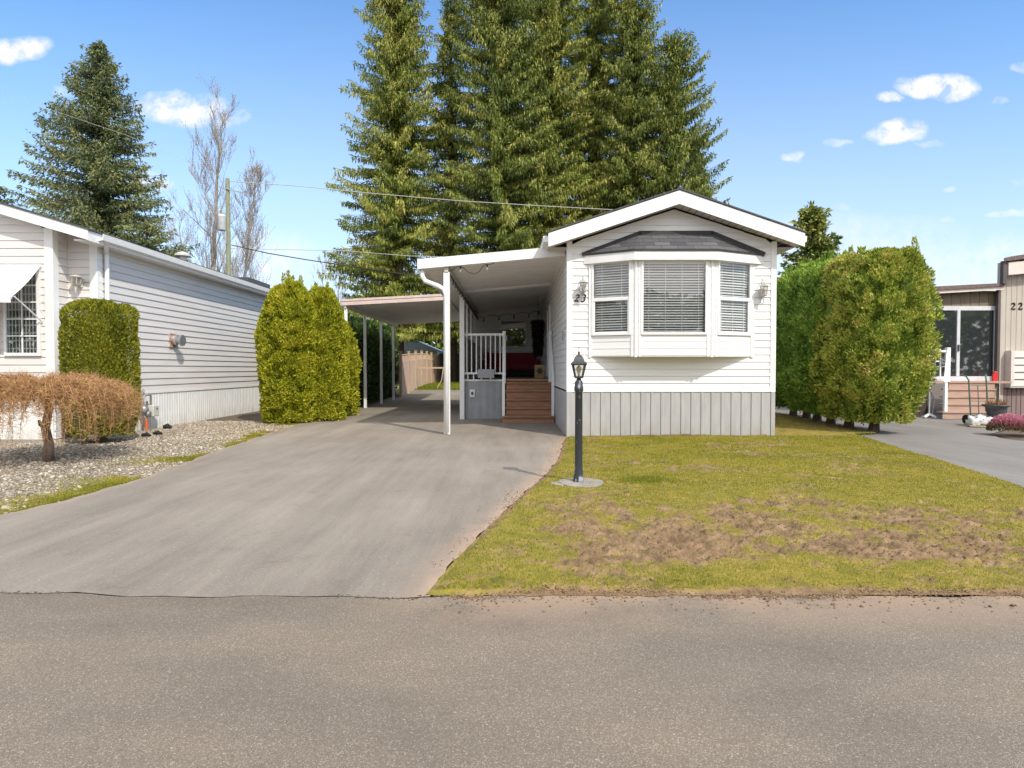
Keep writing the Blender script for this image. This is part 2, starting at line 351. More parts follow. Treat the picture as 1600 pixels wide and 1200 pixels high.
# ground-like materials -------------------------------------------------------
def m_road():
    m, nt, b = newmat('road_asphalt')
    vo = nt.nodes.new('ShaderNodeTexVoronoi'); vo.inputs['Scale'].default_value = 240
    t = nt.nodes.new('ShaderNodeTexCoord'); nt.links.new(t.outputs['Object'], vo.inputs[0])
    sp = nt.nodes.new('ShaderNodeSeparateColor'); nt.links.new(vo.outputs['Color'], sp.inputs[0])
    peb = ramp(nt, [(0,(.155,.122,.088)),(.45,(.205,.166,.125)),(.88,(.255,.212,.165)),(.98,(.40,.34,.27))], sp.outputs[0])
    edge = ramp(nt, [(.25,(1,1,1)),(.8,(.78,.78,.78))], vo.outputs['Distance'])
    vo2 = nt.nodes.new('ShaderNodeTexVoronoi'); vo2.inputs['Scale'].default_value = 60; nt.links.new(t.outputs['Object'], vo2.inputs[0])
    sp2 = nt.nodes.new('ShaderNodeSeparateColor'); nt.links.new(vo2.outputs['Color'], sp2.inputs[0])
    big = mth(nt, 'MULTIPLY', mth(nt, 'GREATER_THAN', sp2.outputs[1], .93), mth(nt, 'LESS_THAN', vo2.outputs['Distance'], .26))
    c = mixc_(nt, .75, peb, edge, 'MULTIPLY'); c = mixc_(nt, mth(nt,'MULTIPLY',big,.6), c, (.47,.41,.34))
    n = nz(nt, .9, 6, (.6,1.4,1)); c = mixc_(nt, .8, c, ramp(nt, [(.3,(.70,.70,.71)),(.5,(.98,.98,.98)),(.72,(1.28,1.25,1.2))], n), 'MULTIPLY')
    s = nt.nodes.new('ShaderNodeSeparateXYZ'); nt.links.new(t.outputs['Object'], s.inputs[0])
    n2 = nz(nt, 2.2, 6, (.7,1,1), .65)
    e = mth(nt, 'POWER', mth(nt, 'MULTIPLY', mth(nt, 'SUBTRACT', s.outputs[1], 3.05), 1.5, True), 1.5)
    right = mth(nt, 'MULTIPLY', mth(nt, 'ADD', s.outputs[0], 1.0), 1.2, True)
    f = mth(nt, 'MULTIPLY', mth(nt, 'MULTIPLY', mth(nt, 'MULTIPLY', e, right), 1.0, True), mth(nt, 'MULTIPLY', mth(nt, 'SUBTRACT', n2, .36, True), 6, True))
    c = mixc_(nt, mth(nt, 'MULTIPLY', f, .8), c, (.36,.245,.16))
    nt.links.new(c, b.inputs['Base Color']); b.inputs['Roughness'].default_value = .85
    h = mth(nt, 'SUBTRACT', 1, vo.outputs['Distance']); bump(nt, b, h, .55, .006); return m
def m_drive(name, lo, hi, rust=True):
    m, nt, b = newmat(name)
    fine = nz(nt, 60, 7, rough=.85); big = nz(nt, .55, 6, (1,.8,1), .6); st = nz(nt, 1.3, 8, (1.7,.22,1), .68)
    c = ramp(nt, [(.34, lo), (.64, hi)], mth(nt, 'ADD', mth(nt, 'MULTIPLY', big, .45), mth(nt, 'MULTIPLY', st, .55)))
    c = mixc_(nt, .5, c, ramp(nt, [(.36,(.55,.55,.55)),(.62,(1.3,1.3,1.3))], fine), 'MULTIPLY')
    s3 = nz(nt, 4.5, 6, (2.4,.13,1), .7); c = mixc_(nt, .55, c, ramp(nt, [(.36,(.88,.88,.88)),(.5,(1,1,1)),(.66,(1.10,1.095,1.09))], s3), 'MULTIPLY')
    s4 = nz(nt, 2.1, 8, (1,1,1), .75); c = mixc_(nt, .6, c, ramp(nt, [(.33,(.72,.71,.70)),(.42,(1,1,1)),(.62,(1,1,1)),(.72,(1.14,1.12,1.09))], s4), 'MULTIPLY')
    vo = nt.nodes.new('ShaderNodeTexVoronoi'); vo.inputs['Scale'].default_value = 55; t = nt.nodes.new('ShaderNodeTexCoord'); nt.links.new(t.outputs['Object'], vo.inputs[0])
    sp2 = nt.nodes.new('ShaderNodeSeparateColor'); nt.links.new(vo.outputs['Color'], sp2.inputs[0])
    g = mth(nt, 'MULTIPLY', mth(nt, 'GREATER_THAN', sp2.outputs[0], .9), mth(nt, 'LESS_THAN', vo.outputs['Distance'], .3))
    c = mixc_(nt, mth(nt, 'MULTIPLY', g, .3), c, (.55,.52,.48))
    if rust:
        s = nt.nodes.new('ShaderNodeAttribute'); s.attribute_name = 'edge'
        n2 = nz(nt, 3.0, 6, (1,.7,1), .65)
        f = mth(nt, 'MULTIPLY', mth(nt, 'ADD', s.outputs['Fac'], mth(nt, 'MULTIPLY', mth(nt, 'SUBTRACT', n2, .55), 1.6), True), s.outputs['Fac'], True)
        c = mixc_(nt, mth(nt, 'MULTIPLY', f, .8), c, (.42,.29,.20))
    nt.links.new(c, b.inputs['Base Color']); b.inputs['Roughness'].default_value = .8; bump(nt, b, fine, .35, .006); return m
def m_soil(name, cols, scale=6):
    m, nt, b = newmat(name); n = nz(nt, scale, 8, rough=.65); nt.links.new(ramp(nt, cols, n), b.inputs['Base Color']); b.inputs['Roughness'].default_value = .95; bump(nt, b, nz(nt, scale*6, 5), .5, .02); return m
def m_lawn():
    m, nt, b = newmat('lawn_soil_and_moss'); at = nt.nodes.new('ShaderNodeAttribute'); at.attribute_name = 'dirt'
    n = nz(nt, 5, 8, rough=.7); n3 = nz(nt, 60, 4)
    green = ramp(nt, [(.3,(.12,.12,.012)),(.5,(.26,.205,.025)),(.72,(.36,.25,.07))], n)
    soil = ramp(nt, [(.3,(.105,.062,.032)),(.5,(.215,.135,.072)),(.7,(.34,.225,.128))], n)
    f = mth(nt, 'ADD', at.outputs['Fac'], mth(nt, 'MULTIPLY', mth(nt, 'SUBTRACT', n3, .5), .5), True)
    c = mixc_(nt, f, green, soil); c = mixc_(nt, .5, c, ramp(nt, [(.3,(.62,.62,.62)),(.7,(1.2,1.2,1.2))], n3), 'MULTIPLY')
    nt.links.new(c, b.inputs['Base Color']); b.inputs['Roughness'].default_value = .95; bump(nt, b, n3, .6, .015); return m
ROADM = m_road(); DRIVE = m_drive('driveway_asphalt', (.170,.142,.114), (.288,.248,.206)); NDRIVE = m_drive('neighbour_asphalt', (.16,.145,.13), (.24,.22,.20), False)
SOIL = m_soil('dark_soil', [(.3,(.07,.05,.035)),(.7,(.17,.125,.09))]); LAWN = m_lawn()
BED = m_soil('gravel_bed_soil', [(.3,(.13,.105,.08)),(.5,(.24,.20,.16)),(.7,(.34,.30,.25))], 12)
BACKG = m_soil('back_grass', [(.3,(.08,.14,.015)),(.5,(.17,.24,.02)),(.7,(.26,.28,.04))], 4)
FARG = m_soil('far_ground', [(.3,(.06,.09,.03)),(.7,(.13,.15,.06))], .3)

# ------------------------------------------------------------------ terrain
def gz(x, y): return .38*sst(np.asarray(y, float), 25, 40)
def GZ(x, y): return float(gz(x, y))
def strip(name, rows, nx, mat, zoff, kind='structure', attrs=None, edge=None, zfun=None):
    """sheet between left and right edges: rows = [(y, xl, xr), ...] """
    Vv = []; E = []
    for (y, a, b) in rows:
        for i in range(nx+1):
            t = i/nx; x = a+(b-a)*t; Vv.append((x, y if not callable(y) else y(x), zoff + GZ(x, y)))
            E.append(edge(x, y, a, b) if edge else 0)
    F = [(j*(nx+1)+i, j*(nx+1)+i+1, (j+1)*(nx+1)+i+1, (j+1)*(nx+1)+i) for j in range(len(rows)-1) for i in range(nx)]
    o = npmesh(name, Vv, F, mat, None, {'edge': ('POINT', E)}); o['kind'] = kind; return o
def interp(tab, y):
    ys = [t[0] for t in tab]; return np.interp(y, ys, [t[1] for t in tab])

# ground: one sheet to the horizon
gys = np.concatenate([np.linspace(-900,-20,8), np.linspace(-10,24,4), np.linspace(25,42,18), np.linspace(60,1500,10)])
strip('ground', [(y, -1200, 1200) for y in gys], 40, SOIL, -.03)
# far ground cover behind the back fence
strip('far_field', [(y, -300, 300) for y in (48, 80, 200, 900)], 4, FARG, -.02)
# road: wavy north edge
def redge(x): return 3.735 + .035*math.sin(x*1.3) + .02*math.sin(x*4.1+1) + .012*math.sin(x*11)
xs = np.concatenate([[-80,-30], np.linspace(-14,16,260), [40,90]]); Vv = []; F = []
for x in xs: Vv += [(x, -3.2, 0), (x, redge(x), 0)]
for i in range(len(xs)-1): F.append((2*i, 2*i+2, 2*i+3, 2*i+1))
o = npmesh('road', Vv, F, ROADM); o['kind'] = 'structure'
# driveway
DL = [(3.7,-9.5),(4.4,-6.2),(5.2,-5.15),(6.0,-4.82),(7.4,-4.73),(8.8,-4.87),(10.5,-5.07),(14.1,-5.36),(19.5,-5.62),(26,-5.7),(35,-5.7)]
DR = [(3.7,-.54),(4.4,-.42),(5.5,-.18),(7.0,.18),(7.9,.42),(9.5,.74),(11.8,1.0),(12.5,1.13),(12.6,5.0)]
ys = np.concatenate([[3.76], np.linspace(3.9, 12.55, 70), [12.62], np.linspace(13.5, 24, 10), np.linspace(25, 34, 12)])
nx = 90; Vv = []; E = []
for y in ys:
    a = float(interp(DL, y)) + .03*math.sin(y*5) + .02*math.sin(y*13); b = float(interp(DR, y)) if y < 12.6 else 1.2
    if y > 12.6: b = 1.25
    b += (.015*math.sin(y*7)+.012*math.sin(y*17)) if y < 12.5 else 0
    for i in range(nx+1):
        x = a+(b-a)*i/nx; yy = y
        if y == ys[0]: yy = redge(x) + .001 + .004*math.sin(x*9) + .004*math.sin(x*23+2) + .003*math.sin(x*61)
        Vv.append((x, yy, .003 + GZ(x, yy)))
        e = 0
        if y < 12.5: e = max(0, 1-(b-x)/.38)**1.2
        E.append(max(e, .8*max(0, 1-(x-a)/.15)))
F = [(j*(nx+1)+i, j*(nx+1)+i+1, (j+1)*(nx+1)+i+1, (j+1)*(nx+1)+i) for j in range(len(ys)-1) for i in range(nx)]
o = npmesh('driveway', Vv, F, DRIVE, None, {'edge': ('POINT', E)}); o['kind'] = 'structure'
# neighbour's driveway on the right
NR = [(3.7,16),(9,14),(11.5,10.4),(12.2,9.9),(13.2,10.4),(14.4,11.8),(15.2,13.2),(30,13.3)]
LR = [(3.7,5.15),(5.5,5.55),(7.07,5.98),(8.7,6.38),(10.5,6.75),(12,7.1),(13.4,7.45),(20,8.0),(30,8.2)]
strip('neighbour_driveway', [(y, float(interp(LR, y))-.12, float(interp(NR, y))) for y in np.linspace(3.76, 26, 60)], 10, NDRIVE, -.012)
# concrete strip in the driveway edge crack, gravel bed sheet
def bedleft(y): return -20.0
strip('gravel_bed', [(y, -20, float(interp(DL, y))+.02) for y in np.linspace(4.3, 16.6, 50)], 30, BED, -.014)
strip('hedge_bed', [(y, -8.7, float(interp(DL, y))+.03) for y in np.linspace(16.6, 34, 30)], 8, SOIL, -.014)
# back grass
strip('back_lawn', [(y, -7, 12) for y in np.linspace(34, 47, 20)], 20, BACKG, .012)

# lawn: displaced sheet
def dirtmask(x, y):
    x = np.asarray(x, float); y = np.asarray(y, float)
    n = fbm(x, y, 1.1, 5, 3, .6); n2 = fbm(x, y, 3.3, 4, 9, .6)
    band = sst(y, 4.0, 4.7)*(1-sst(y, 5.3, 6.9))*sst(x, -.15, .7)*(1-sst(x, 3.3, 4.6)*.45)
    n3 = fbm(x, y, 11, 4, 13, .65)
    d = sst(n*.36+n2*.30+n3*.34 + band*.15, .53, .67)
    d = np.maximum(d, (.95*(1-sst(y+.16*(fbm(x, y, 3.5, 4, 61, .65)-.5), 3.76, 3.87)))*sst(x, -.4, .3))                      # rim of loose soil against the road
    lx = interp(DR, y); d = np.maximum(d, (1-sst(x-lx, .0, .16))*sst(y, 4.6, 5.2)*(1-sst(y, 11.5, 12.3)))
    spots = sst(fbm(x, y, 2.4, 5, 21, .7), .55, .72)*.6
    d = np.maximum(d, spots)
    d = np.maximum(d, (1-sst(12.6-y, .0, .22))*(x < 5.4)*.8)
    return np.clip(d, 0, 1)
def lawnz(x, y, d=None):
    x = np.asarray(x, float); y = np.asarray(y, float)
    if d is None: d = dirtmask(x, y)
    ed = sst(np.minimum(x-interp(DR, y), y-3.74), 0, .12)
    ed = np.where(y > 12.6, 1, ed)
    cl = .5*(fbm(x, y, 9, 4, 5, .7) - .5) + .75*(fbm(x, y, 22, 3, 15, .7) - .5)
    return .004 + ed*(.022 + .03*(fbm(x, y, 1.5, 3, 31)-.5) + d*np.maximum(cl, -.25)*.13 + .01*(fbm(x, y, 30, 2, 7)-.5))
def lawnsheet(ylist, xl, xr, nx):
    ylist = np.array(ylist); T = np.linspace(0, 1, nx+1)
    Y = np.repeat(ylist[:, None], nx+1, 1); A = np.array([xl(y) for y in ylist])[:, None]; B = np.array([xr(y) for y in ylist])[:, None]
    X = A + (B-A)*T[None, :]
    if ylist[0] < 4: Y[0, :] += .006*np.sin(X[0]*6)+.13*(fbm(X[0], X[0]*0, 4, 6, 91, .75)-.42)
    D = dirtmask(X, Y); Z = lawnz(X, Y, D)
    Vv = np.stack([X, Y, Z], -1).reshape(-1, 3); n = nx+1; j, i = np.meshgrid(np.arange(len(ylist)-1), np.arange(nx), indexing='ij')
    F = np.stack([j*n+i, j*n+i+1, (j+1)*n+i+1, (j+1)*n+i], -1).reshape(-1, 4); return Vv, F, D.ravel()
ylA = np.concatenate([np.arange(3.712, 7, .018), np.arange(7, 12.58, .04), [12.6]])
VA, FA, DA = lawnsheet(ylA, lambda y: float(interp(DR, min(y, 12.55))), lambda y: float(interp(LR, y)), 300)
VB, FB, DB = lawnsheet(np.arange(12.6, 22, .1), lambda y: 5.3, lambda y: float(interp(LR, y))+ (.5 if y > 13 else 0), 40)
o = npmesh('lawn', np.concatenate([VA, VB]), np.concatenate([FA, FB+len(VA)]), LAWN, None, {'dirt': ('POINT', np.concatenate([DA, DB]))}, smooth=True); o['kind'] = 'structure'

# ------------------------------------------------------------------ leaf cards, blades, stones
def norm(a): return a/np.maximum(np.linalg.norm(a, axis=1, keepdims=True), 1e-9)
def cards(Pp, D, L, W, r, taper=.25, ref=None):
    """leaf-sized quads starting at Pp, pointing along D"""
    n = len(Pp); D = norm(D); R = norm(r.normal(size=(n, 3))) if ref is None else ref
    S = norm(np.cross(D, R)); L = np.broadcast_to(L, (n,))[:, None]; W = np.broadcast_to(W, (n,))[:, None]
    V = np.empty((n, 4, 3)); V[:, 0] = Pp - S*W*.3; V[:, 1] = Pp + D*L*.45 - S*W*.5; V[:, 2] = Pp + D*L; V[:, 3] = Pp + D*L*.45 + S*W*.5
    return V.reshape(-1, 3), np.arange(n*4).reshape(-1, 4)
class Leaves:
    def __init__(s): s.V = []; s.F = []; s.T = []; s.n = 0
    def add(s, V, F, T): s.V.append(V); s.F.append(F+s.n); s.T.append(np.broadcast_to(T, (len(F),))); s.n += len(V)
    def build(s, name, mat, parent=None):
        return npmesh(name, np.concatenate(s.V), np.concatenate(s.F), mat, parent, {'tint': ('FACE', np.concatenate(s.T))})

def grass_blades(name, pts, h, w, mat, seed, label):
    r = np.random.default_rng(seed); n = len(pts); a = r.uniform(0, 6.283, n); lean = r.uniform(.1, 1.0, n)
    hh = h*r.uniform(.5, 1.3, n); dx = np.cos(a); dy = np.sin(a)
    if mat in (GRASS, GRASSG) and name != 'back_grass': k_ = (pts[:, 1]/5.5).clip(.75, 2)**.8; w = w*k_; hh = hh*k_**.5
    V = np.empty((n, 3, 3)); V[:, 0] = pts + np.stack([-dy*w/2, dx*w/2, np.zeros(n)], 1); V[:, 1] = pts + np.stack([dy*w/2, -dx*w/2, np.zeros(n)], 1)
    V[:, 2] = pts + np.stack([dx*lean*hh, dy*lean*hh, hh], 1)
    o = npmesh(name, V.reshape(-1, 3), np.arange(n*3).reshape(-1, 3), mat, None, {'tint': ('FACE', r.beta(2, 2, n))})
    tag(o, label, 'grass', kind='stuff'); return o
def lawn_points(n, y0, y1, seed, xfn0, xfn1, bright=False):
    r = np.random.default_rng(seed); y = y0 + (y1-y0)*r.random(n)**1.35; a = xfn0(y); b = xfn1(y); x = a + (b-a)*r.random(n)
    d = dirtmask(x, y); keep = r.random(n) > np.minimum(d, .86)*(1-.5*bright*sst(y, 4.2, 5.2))
    g = sst(fbm(x, y, 1.8, 5, 41, .65), .50, .66)*(.3+.5*(1-sst(y, 4.4, 6.0))) + .5*(1-sst(y, 3.95, 4.5))*sst(fbm(x, y, 2.5, 3, 51), .42, .6) + .7*(1-sst(x-interp(DR, np.minimum(y,12.5)), .2, .9))*(1-sst(y, 4.8, 6.8))
    g = np.clip(g, 0, 1); sel = (r.random(n) < g*.8) if bright else (r.random(n) > g*.5)
    k = keep & sel; x = x[k]; y = y[k]; return np.stack([x, y, lawnz(x, y)-.004], 1)
xl = lambda y: interp(DR, np.minimum(y, 12.5))+.03; xr = lambda y: interp(LR, y)
pts = lawn_points(330000, 3.8, 12.55, 1, xl, xr)
grass_blades('short_grass', pts, .017, .006, GRASS, 1, 'short yellow green lawn grass in front of the white home')
pts = np.concatenate([lawn_points(210000, 3.8, 12.55, 3, xl, xr, True),
                      lawn_points(30000, 12.6, 20, 6, lambda y: y*0+5.42, lambda y: interp(LR, y)+.4, True)])
c = P(1006, 752, 7.55); r_ = np.random.default_rng(3); q = r_.normal(size=(2500, 2))*np.array([.19, .13]); x = c.x+.02+q[:,0]; y = 7.5+q[:,1]
pts = np.concatenate([pts, np.stack([x, y, lawnz(x, y)], 1)])
grass_blades('fresh_grass', pts, .024, .006, GRASSG, 2, 'bright green grass tufts along the road edge of the lawn')
# grass by the gravel bed edge
r_ = np.random.default_rng(8); n = 52000; y = r_.uniform(5.0, 15.5, n); w_ = r_.exponential(.24, n); x = interp(DL, y)-.02-w_
k = (r_.random(n) < sst(fbm(x, y, 1.2, 4, 77, .6), .44, .6)+(y < 6.3)*.55) & (w_ < 1.5); x = x[k]; y = y[k]
grass_blades('verge_grass', np.stack([x, y, x*0-.004], 1), .018, .008, GRASS, 4, 'mossy yellow grass growing through the gravel by the driveway')
r_ = np.random.default_rng(9); n = 60000; x = r_.uniform(-6, 5, n); y = r_.uniform(34, 46, n)
grass_blades('back_grass', np.stack([x, y, gz(x, y)+.01], 1), .08, .04, GRASSG, 5, 'bright green grass in the back yard beyond the carport')

def stones(name, X, Y, Z, size, mat, seed, flat=.55, sig=.36):
    r = np.random.default_rng(seed); n = len(X)
    base = np.array([[1,0,0],[0,1,0],[-1,0,0],[0,-1,0],[0,0,1],[0,0,-1]], float); f = np.array([[0,1,4],[1,2,4],[2,3,4],[3,0,4],[1,0,5],[2,1,5],[3,2,5],[0,3,5]])
    # cut corners: 12-point lump
    t = (1+5**.5)/2; ico = np.array([[-1,t,0],[1,t,0],[-1,-t,0],[1,-t,0],[0,-1,t],[0,1,t],[0,-1,-t],[0,1,-t],[t,0,-1],[t,0,1],[-t,0,-1],[-t,0,1]])/1.9
    fi = np.array([[0,11,5],[0,5,1],[0,1,7],[0,7,10],[0,10,11],[1,5,9],[5,11,4],[11,10,2],[10,7,6],[7,1,8],[3,9,4],[3,4,2],[3,2,6],[3,6,8],[3,8,9],[4,9,5],[2,4,11],[6,2,10],[8,6,7],[9,8,1]])
    a = r.uniform(0, 6.283, n); s = size*r.lognormal(0, sig, n); sx_ = r.uniform(.8, 1.5, n); sz = flat*r.uniform(.7, 1.3, n)
    V = ico[None]*r.uniform(.8, 1.2, (n, 12, 1)); V = V*np.stack([s*sx_, s, s*sz], 1)[:, None, :]
    tl = r.normal(0, .3, n); V[:, :, 2] += V[:, :, 0]*tl[:, None]
    c, q = np.cos(a)[:, None], np.sin(a)[:, None]; x = V[:, :, 0]*c - V[:, :, 1]*q; y = V[:, :, 0]*q + V[:, :, 1]*c
    V = np.stack([x+X[:, None], y+Y[:, None], V[:, :, 2]+Z[:, None]+s[:, None]*.25], -1).reshape(-1, 3)
    F = (fi[None]+np.arange(n)[:, None, None]*12).reshape(-1, 3)
    return npmesh(name, V, F, mat, None, {'tint': ('FACE', np.repeat(r.beta(1.7, 1.7, n), 20))})
r_ = np.random.default_rng(12); n = 80000
y = 5.0 + (16.5-5.0)*r_.random(n)**1.25; x = interp(DL, y) - .02 - r_.random(n)*(3.2 + (13-y).clip(0, 5)*.75)
k = (x > -8.55) | (y < 12.7); k &= r_.random(n) > .55*sst(fbm(x, y, 1.2, 4, 77, .6), .5, .62)*(x > interp(DL, y)-.9); x = x[k]; y = y[k]
o = stones('gravel_stones', x, y, x*0-.012, .0098, STONE, 2, .55, .42); tag(o, 'pale river gravel covering the bed beside the driveway', 'gravel', kind='stuff')
# loose soil crumbs and leaf litter
r_ = np.random.default_rng(14); n = 4200; x = r_.uniform(-.4, 6, n); y = 3.745 + r_.normal(0, .022, n) - r_.exponential(.07, n)*(r_.random(n) < .3) + .03*np.sin(x*3)+.02*np.sin(x*9)
n2 = 9000; x2 = r_.uniform(-.1, 5.6, n2); y2 = r_.uniform(3.9, 7.0, n2); k = dirtmask(x2, y2) > .5; x = np.r_[x, x2[k]]; y = np.r_[y, y2[k]]
SOILC = leafmat('soil_clods', [(0,(.10,.06,.034)),(.5,(.20,.128,.072)),(1,(.32,.22,.135))], 0.0, .95, patch=3, pamt=.2)
o = stones('soil_clods', x, y, np.where(y > 3.75, lawnz(x, y), .001), .0046, SOILC, 5, .7, .34); tag(o, 'crumbled brown soil clods scattered on the bare lawn patch', 'soil', kind='stuff')
xs_ = r_.uniform(-8, -.3, 1500); ks = fbm(xs_, xs_*0, 1.3, 3, 4) > .47; xs_ = xs_[ks]; ys_ = np.array([redge(v) for v in xs_]) + r_.normal(0, .012, len(xs_))
o = stones('seam_grit', xs_, ys_, xs_*0+.001, .0038, leafmat('seam_grit', [(0,(.05,.04,.03)),(.6,(.12,.10,.08)),(1,(.28,.24,.2))], 0, .9), 25, .6); tag(o, 'dark grit and crumbs lying along the seam between driveway and road', 'grit', kind='stuff')
L = Leaves(); n = 800; y = r_.uniform(4.2, 12.4, n); x = interp(DR, y) - r_.exponential(.06, n) + .05
y2 = r_.uniform(13, 19, 900); x2 = interp(DL, y2) + r_.normal(-.05, .15, 900); x3 = r_.uniform(-8.3, -5.6, 900); y3 = r_.uniform(12.8, 15.6, 900)
X = np.r_[x, x2, x3]; Y = np.r_[y, y2, y3]; Pp = np.stack([X, Y, X*0+.008], 1); D = r_.normal(size=(len(X), 3)); D[:, 2] = np.abs(D[:, 2])*.2
Vv, F = cards(Pp, D, .02, .010, r_); L.add(Vv, F, r_.random(len(F))); o = L.build('leaf_litter', LITTER); tag(o, 'dry brown needles and leaves along the driveway edges', 'leaf litter', kind='stuff')

# ------------------------------------------------------------------ building helpers
def siding(mb, O, Ud, N, z0, z1, exp, span, out=.021):
    """lap boards: O base point, Ud unit along wall, N outward, span(z)->[(a,b)...]"""
    O = Vector(O); Ud = Vector(Ud); N = Vector(N); z = z0
    while z < z1-1e-4:
        zt = min(z+exp, z1); sa = span(z+1e-4); sb = span(zt-1e-4)
        for (a, b), (a2, b2) in zip(sa, sb):
            lo = O + N*out; mid = z + (zt-z)*.88
            am = lerp(a, a2, .88); bm = lerp(b, b2, .88)
            p = [O+Ud*a+Vector((0,0,z)), O+Ud*b+Vector((0,0,z)), lo+Ud*b+Vector((0,0,z+.002)), lo+Ud*a+Vector((0,0,z+.002)),
                 O+N*.006+Ud*am+Vector((0,0,mid)), O+N*.006+Ud*bm+Vector((0,0,mid)), O+N*.001+Ud*b2+Vector((0,0,zt)), O+N*.001+Ud*a2+Vector((0,0,zt))]
            mb.add(p, [(0,1,2,3),(3,2,5,4),(4,5,6,7)])
        z = zt
def ribbed(mb, O, Ud, N, z0, z1, length, pitch, depth=.018, gw=.012, rib=0):
    """vertical boards with dark grooves between"""
    O = Vector(O); Ud = Vector(Ud); N = Vector(N); s = 0; prof = []
    while s < length:
        e = min(s+pitch, length)
        prof += [(s, 0), (s+.002, depth), (s+pitch*.22, depth), (s+pitch*.24, depth*.6), (e-gw, depth*.6), (e-gw+.002, 0)] if e-s > gw*2+pitch*.24 else [(s,0),(e,0)]
        s = e
    prof.append((length, 0)); b = []
    for (t, d) in prof: b += [O+Ud*t+N*d+Vector((0,0,z0)), O+Ud*t+N*d+Vector((0,0,z1))]
    mb.add(b, [(2*i, 2*i+2, 2*i+3, 2*i+1) for i in range(len(prof)-1)])
def window(parent, pf, s0, s1, z0, z1, fw=.05, glass=None, rail=None, blinds=True, names=('window_frame','window_glass','blinds'), depth=.05, dark=True):
    """sash window in wall frame pf(s,z,n)"""
    def bx(mb, a, b, c, d, n0, n1):
        ps = [pf(s, z, n) for z in (c, d) for n in (n0, n1) for s in (a, b)]
        mb.add(ps, [(0,2,3,1),(4,5,7,6),(0,1,5,4),(2,6,7,3),(0,4,6,2),(1,3,7,5)])
    m = MB(); bx(m, s0, s1, z0, z0+fw, 0, depth); bx(m, s0, s1, z1-fw, z1, 0, depth)
    bx(m, s0, s0+fw, z0+fw, z1-fw, 0, depth); bx(m, s1-fw, s1, z0+fw, z1-fw, 0, depth)
    if rail: bx(m, s0+fw, s1-fw, rail-.035, rail+.035, -.002, depth-.006)
    if rail:
        bx(m, s0+fw, s0+fw+.028, z0+fw, rail-.035, 0, depth-.015); bx(m, s1-fw-.028, s1-fw, z0+fw, rail-.035, 0, depth-.015)
        bx(m, s0+fw+.028, s1-fw-.028, z0+fw, z0+fw+.028, 0, depth-.015)
    m.build(names[0], TRIM, parent, bevel=.004)
    g = MB(); g.add([pf(s0+fw, z0+fw, depth*.45), pf(s1-fw, z0+fw, depth*.45), pf(s1-fw, z1-fw, depth*.45), pf(s0+fw, z1-fw, depth*.45)], [(0,1,2,3)])
    g.build(names[1], glass or GLASS, parent)
    if blinds:
        b = MB(); z = z0+fw+.03; c = .5
        while z < z1-fw-.02:
            tilt = .0155 + random.uniform(-.003, .003)
            a0, a1 = s0+fw+.012, s1-fw-.012
            ps = [pf(a0, z-tilt, -.020), pf(a1, z-tilt, -.020), pf(a1, z+.003, -.042), pf(a0, z+.003, -.042), pf(a1, z+tilt, -.064), pf(a0, z+tilt, -.064)]
            b.add(ps, [(0,1,2,3),(3,2,4,5)]); z += .052
        ns = max(2, round((s1-s0)/.35))
        for i in range(ns):
            s = s0 + (s1-s0)*(i+.5)/ns; bx(b, s-.004, s+.004, z0+fw, z1-fw, -.025, -.022)
        b.build(names[2], BLIND, parent)
    if dark:
        k = MB(); k.add([pf(s0+.01, z0+.01, -.3), pf(s1-.01, z0+.01, -.3), pf(s1-.01, z1-.01, -.3), pf(s0+.01, z1-.01, -.3)], [(0,1,2,3)])
        k.build('dark_backing', DARKIN, parent)
DIG = {'2': [[(0.02,.78),(.06,.92),(.2,1),(.38,1),(.52,.9),(.54,.74),(.44,.56),(.26,.36),(.02,.06)], [(0,.05),(.3,.07),(.56,.04),(.6,.16)]],
       '3': [[(.04,.84),(.14,.97),(.3,1),(.46,.93),(.5,.78),(.4,.62),(.22,.55)], [(.22,.55),(.42,.52),(.54,.38),(.52,.18),(.38,.03),(.2,0),(.05,.06),(.02,.18)]]}
def digit(mb, ch, x, z, y, h, slant=0, w=.19):
    for st in DIG[ch]:
        n = len(st)
        for i in range(n-1):
            a, b = st[i], st[i+1]
            def q(p): return Vector((x+(p[0]+p[1]*slant)*h, y, z+p[1]*h))
            t0, t1 = q(a), q(b); d = (t1-t0).normalized(); s = Vector((-d.z, 0, d.x))
            wa = h*w*(.35+.65*abs(math.sin(math.pi*(i+.3)/n))); wb = h*w*(.35+.65*abs(math.sin(math.pi*(i+1.3)/n)))
            poly = [t0-s*wa/2-d*wa*.2, t1-s*wb/2+d*wb*.2, t1+s*wb/2+d*wb*.2, t0+s*wa/2-d*wa*.2]; mb.prism(poly, (0, .012, 0))

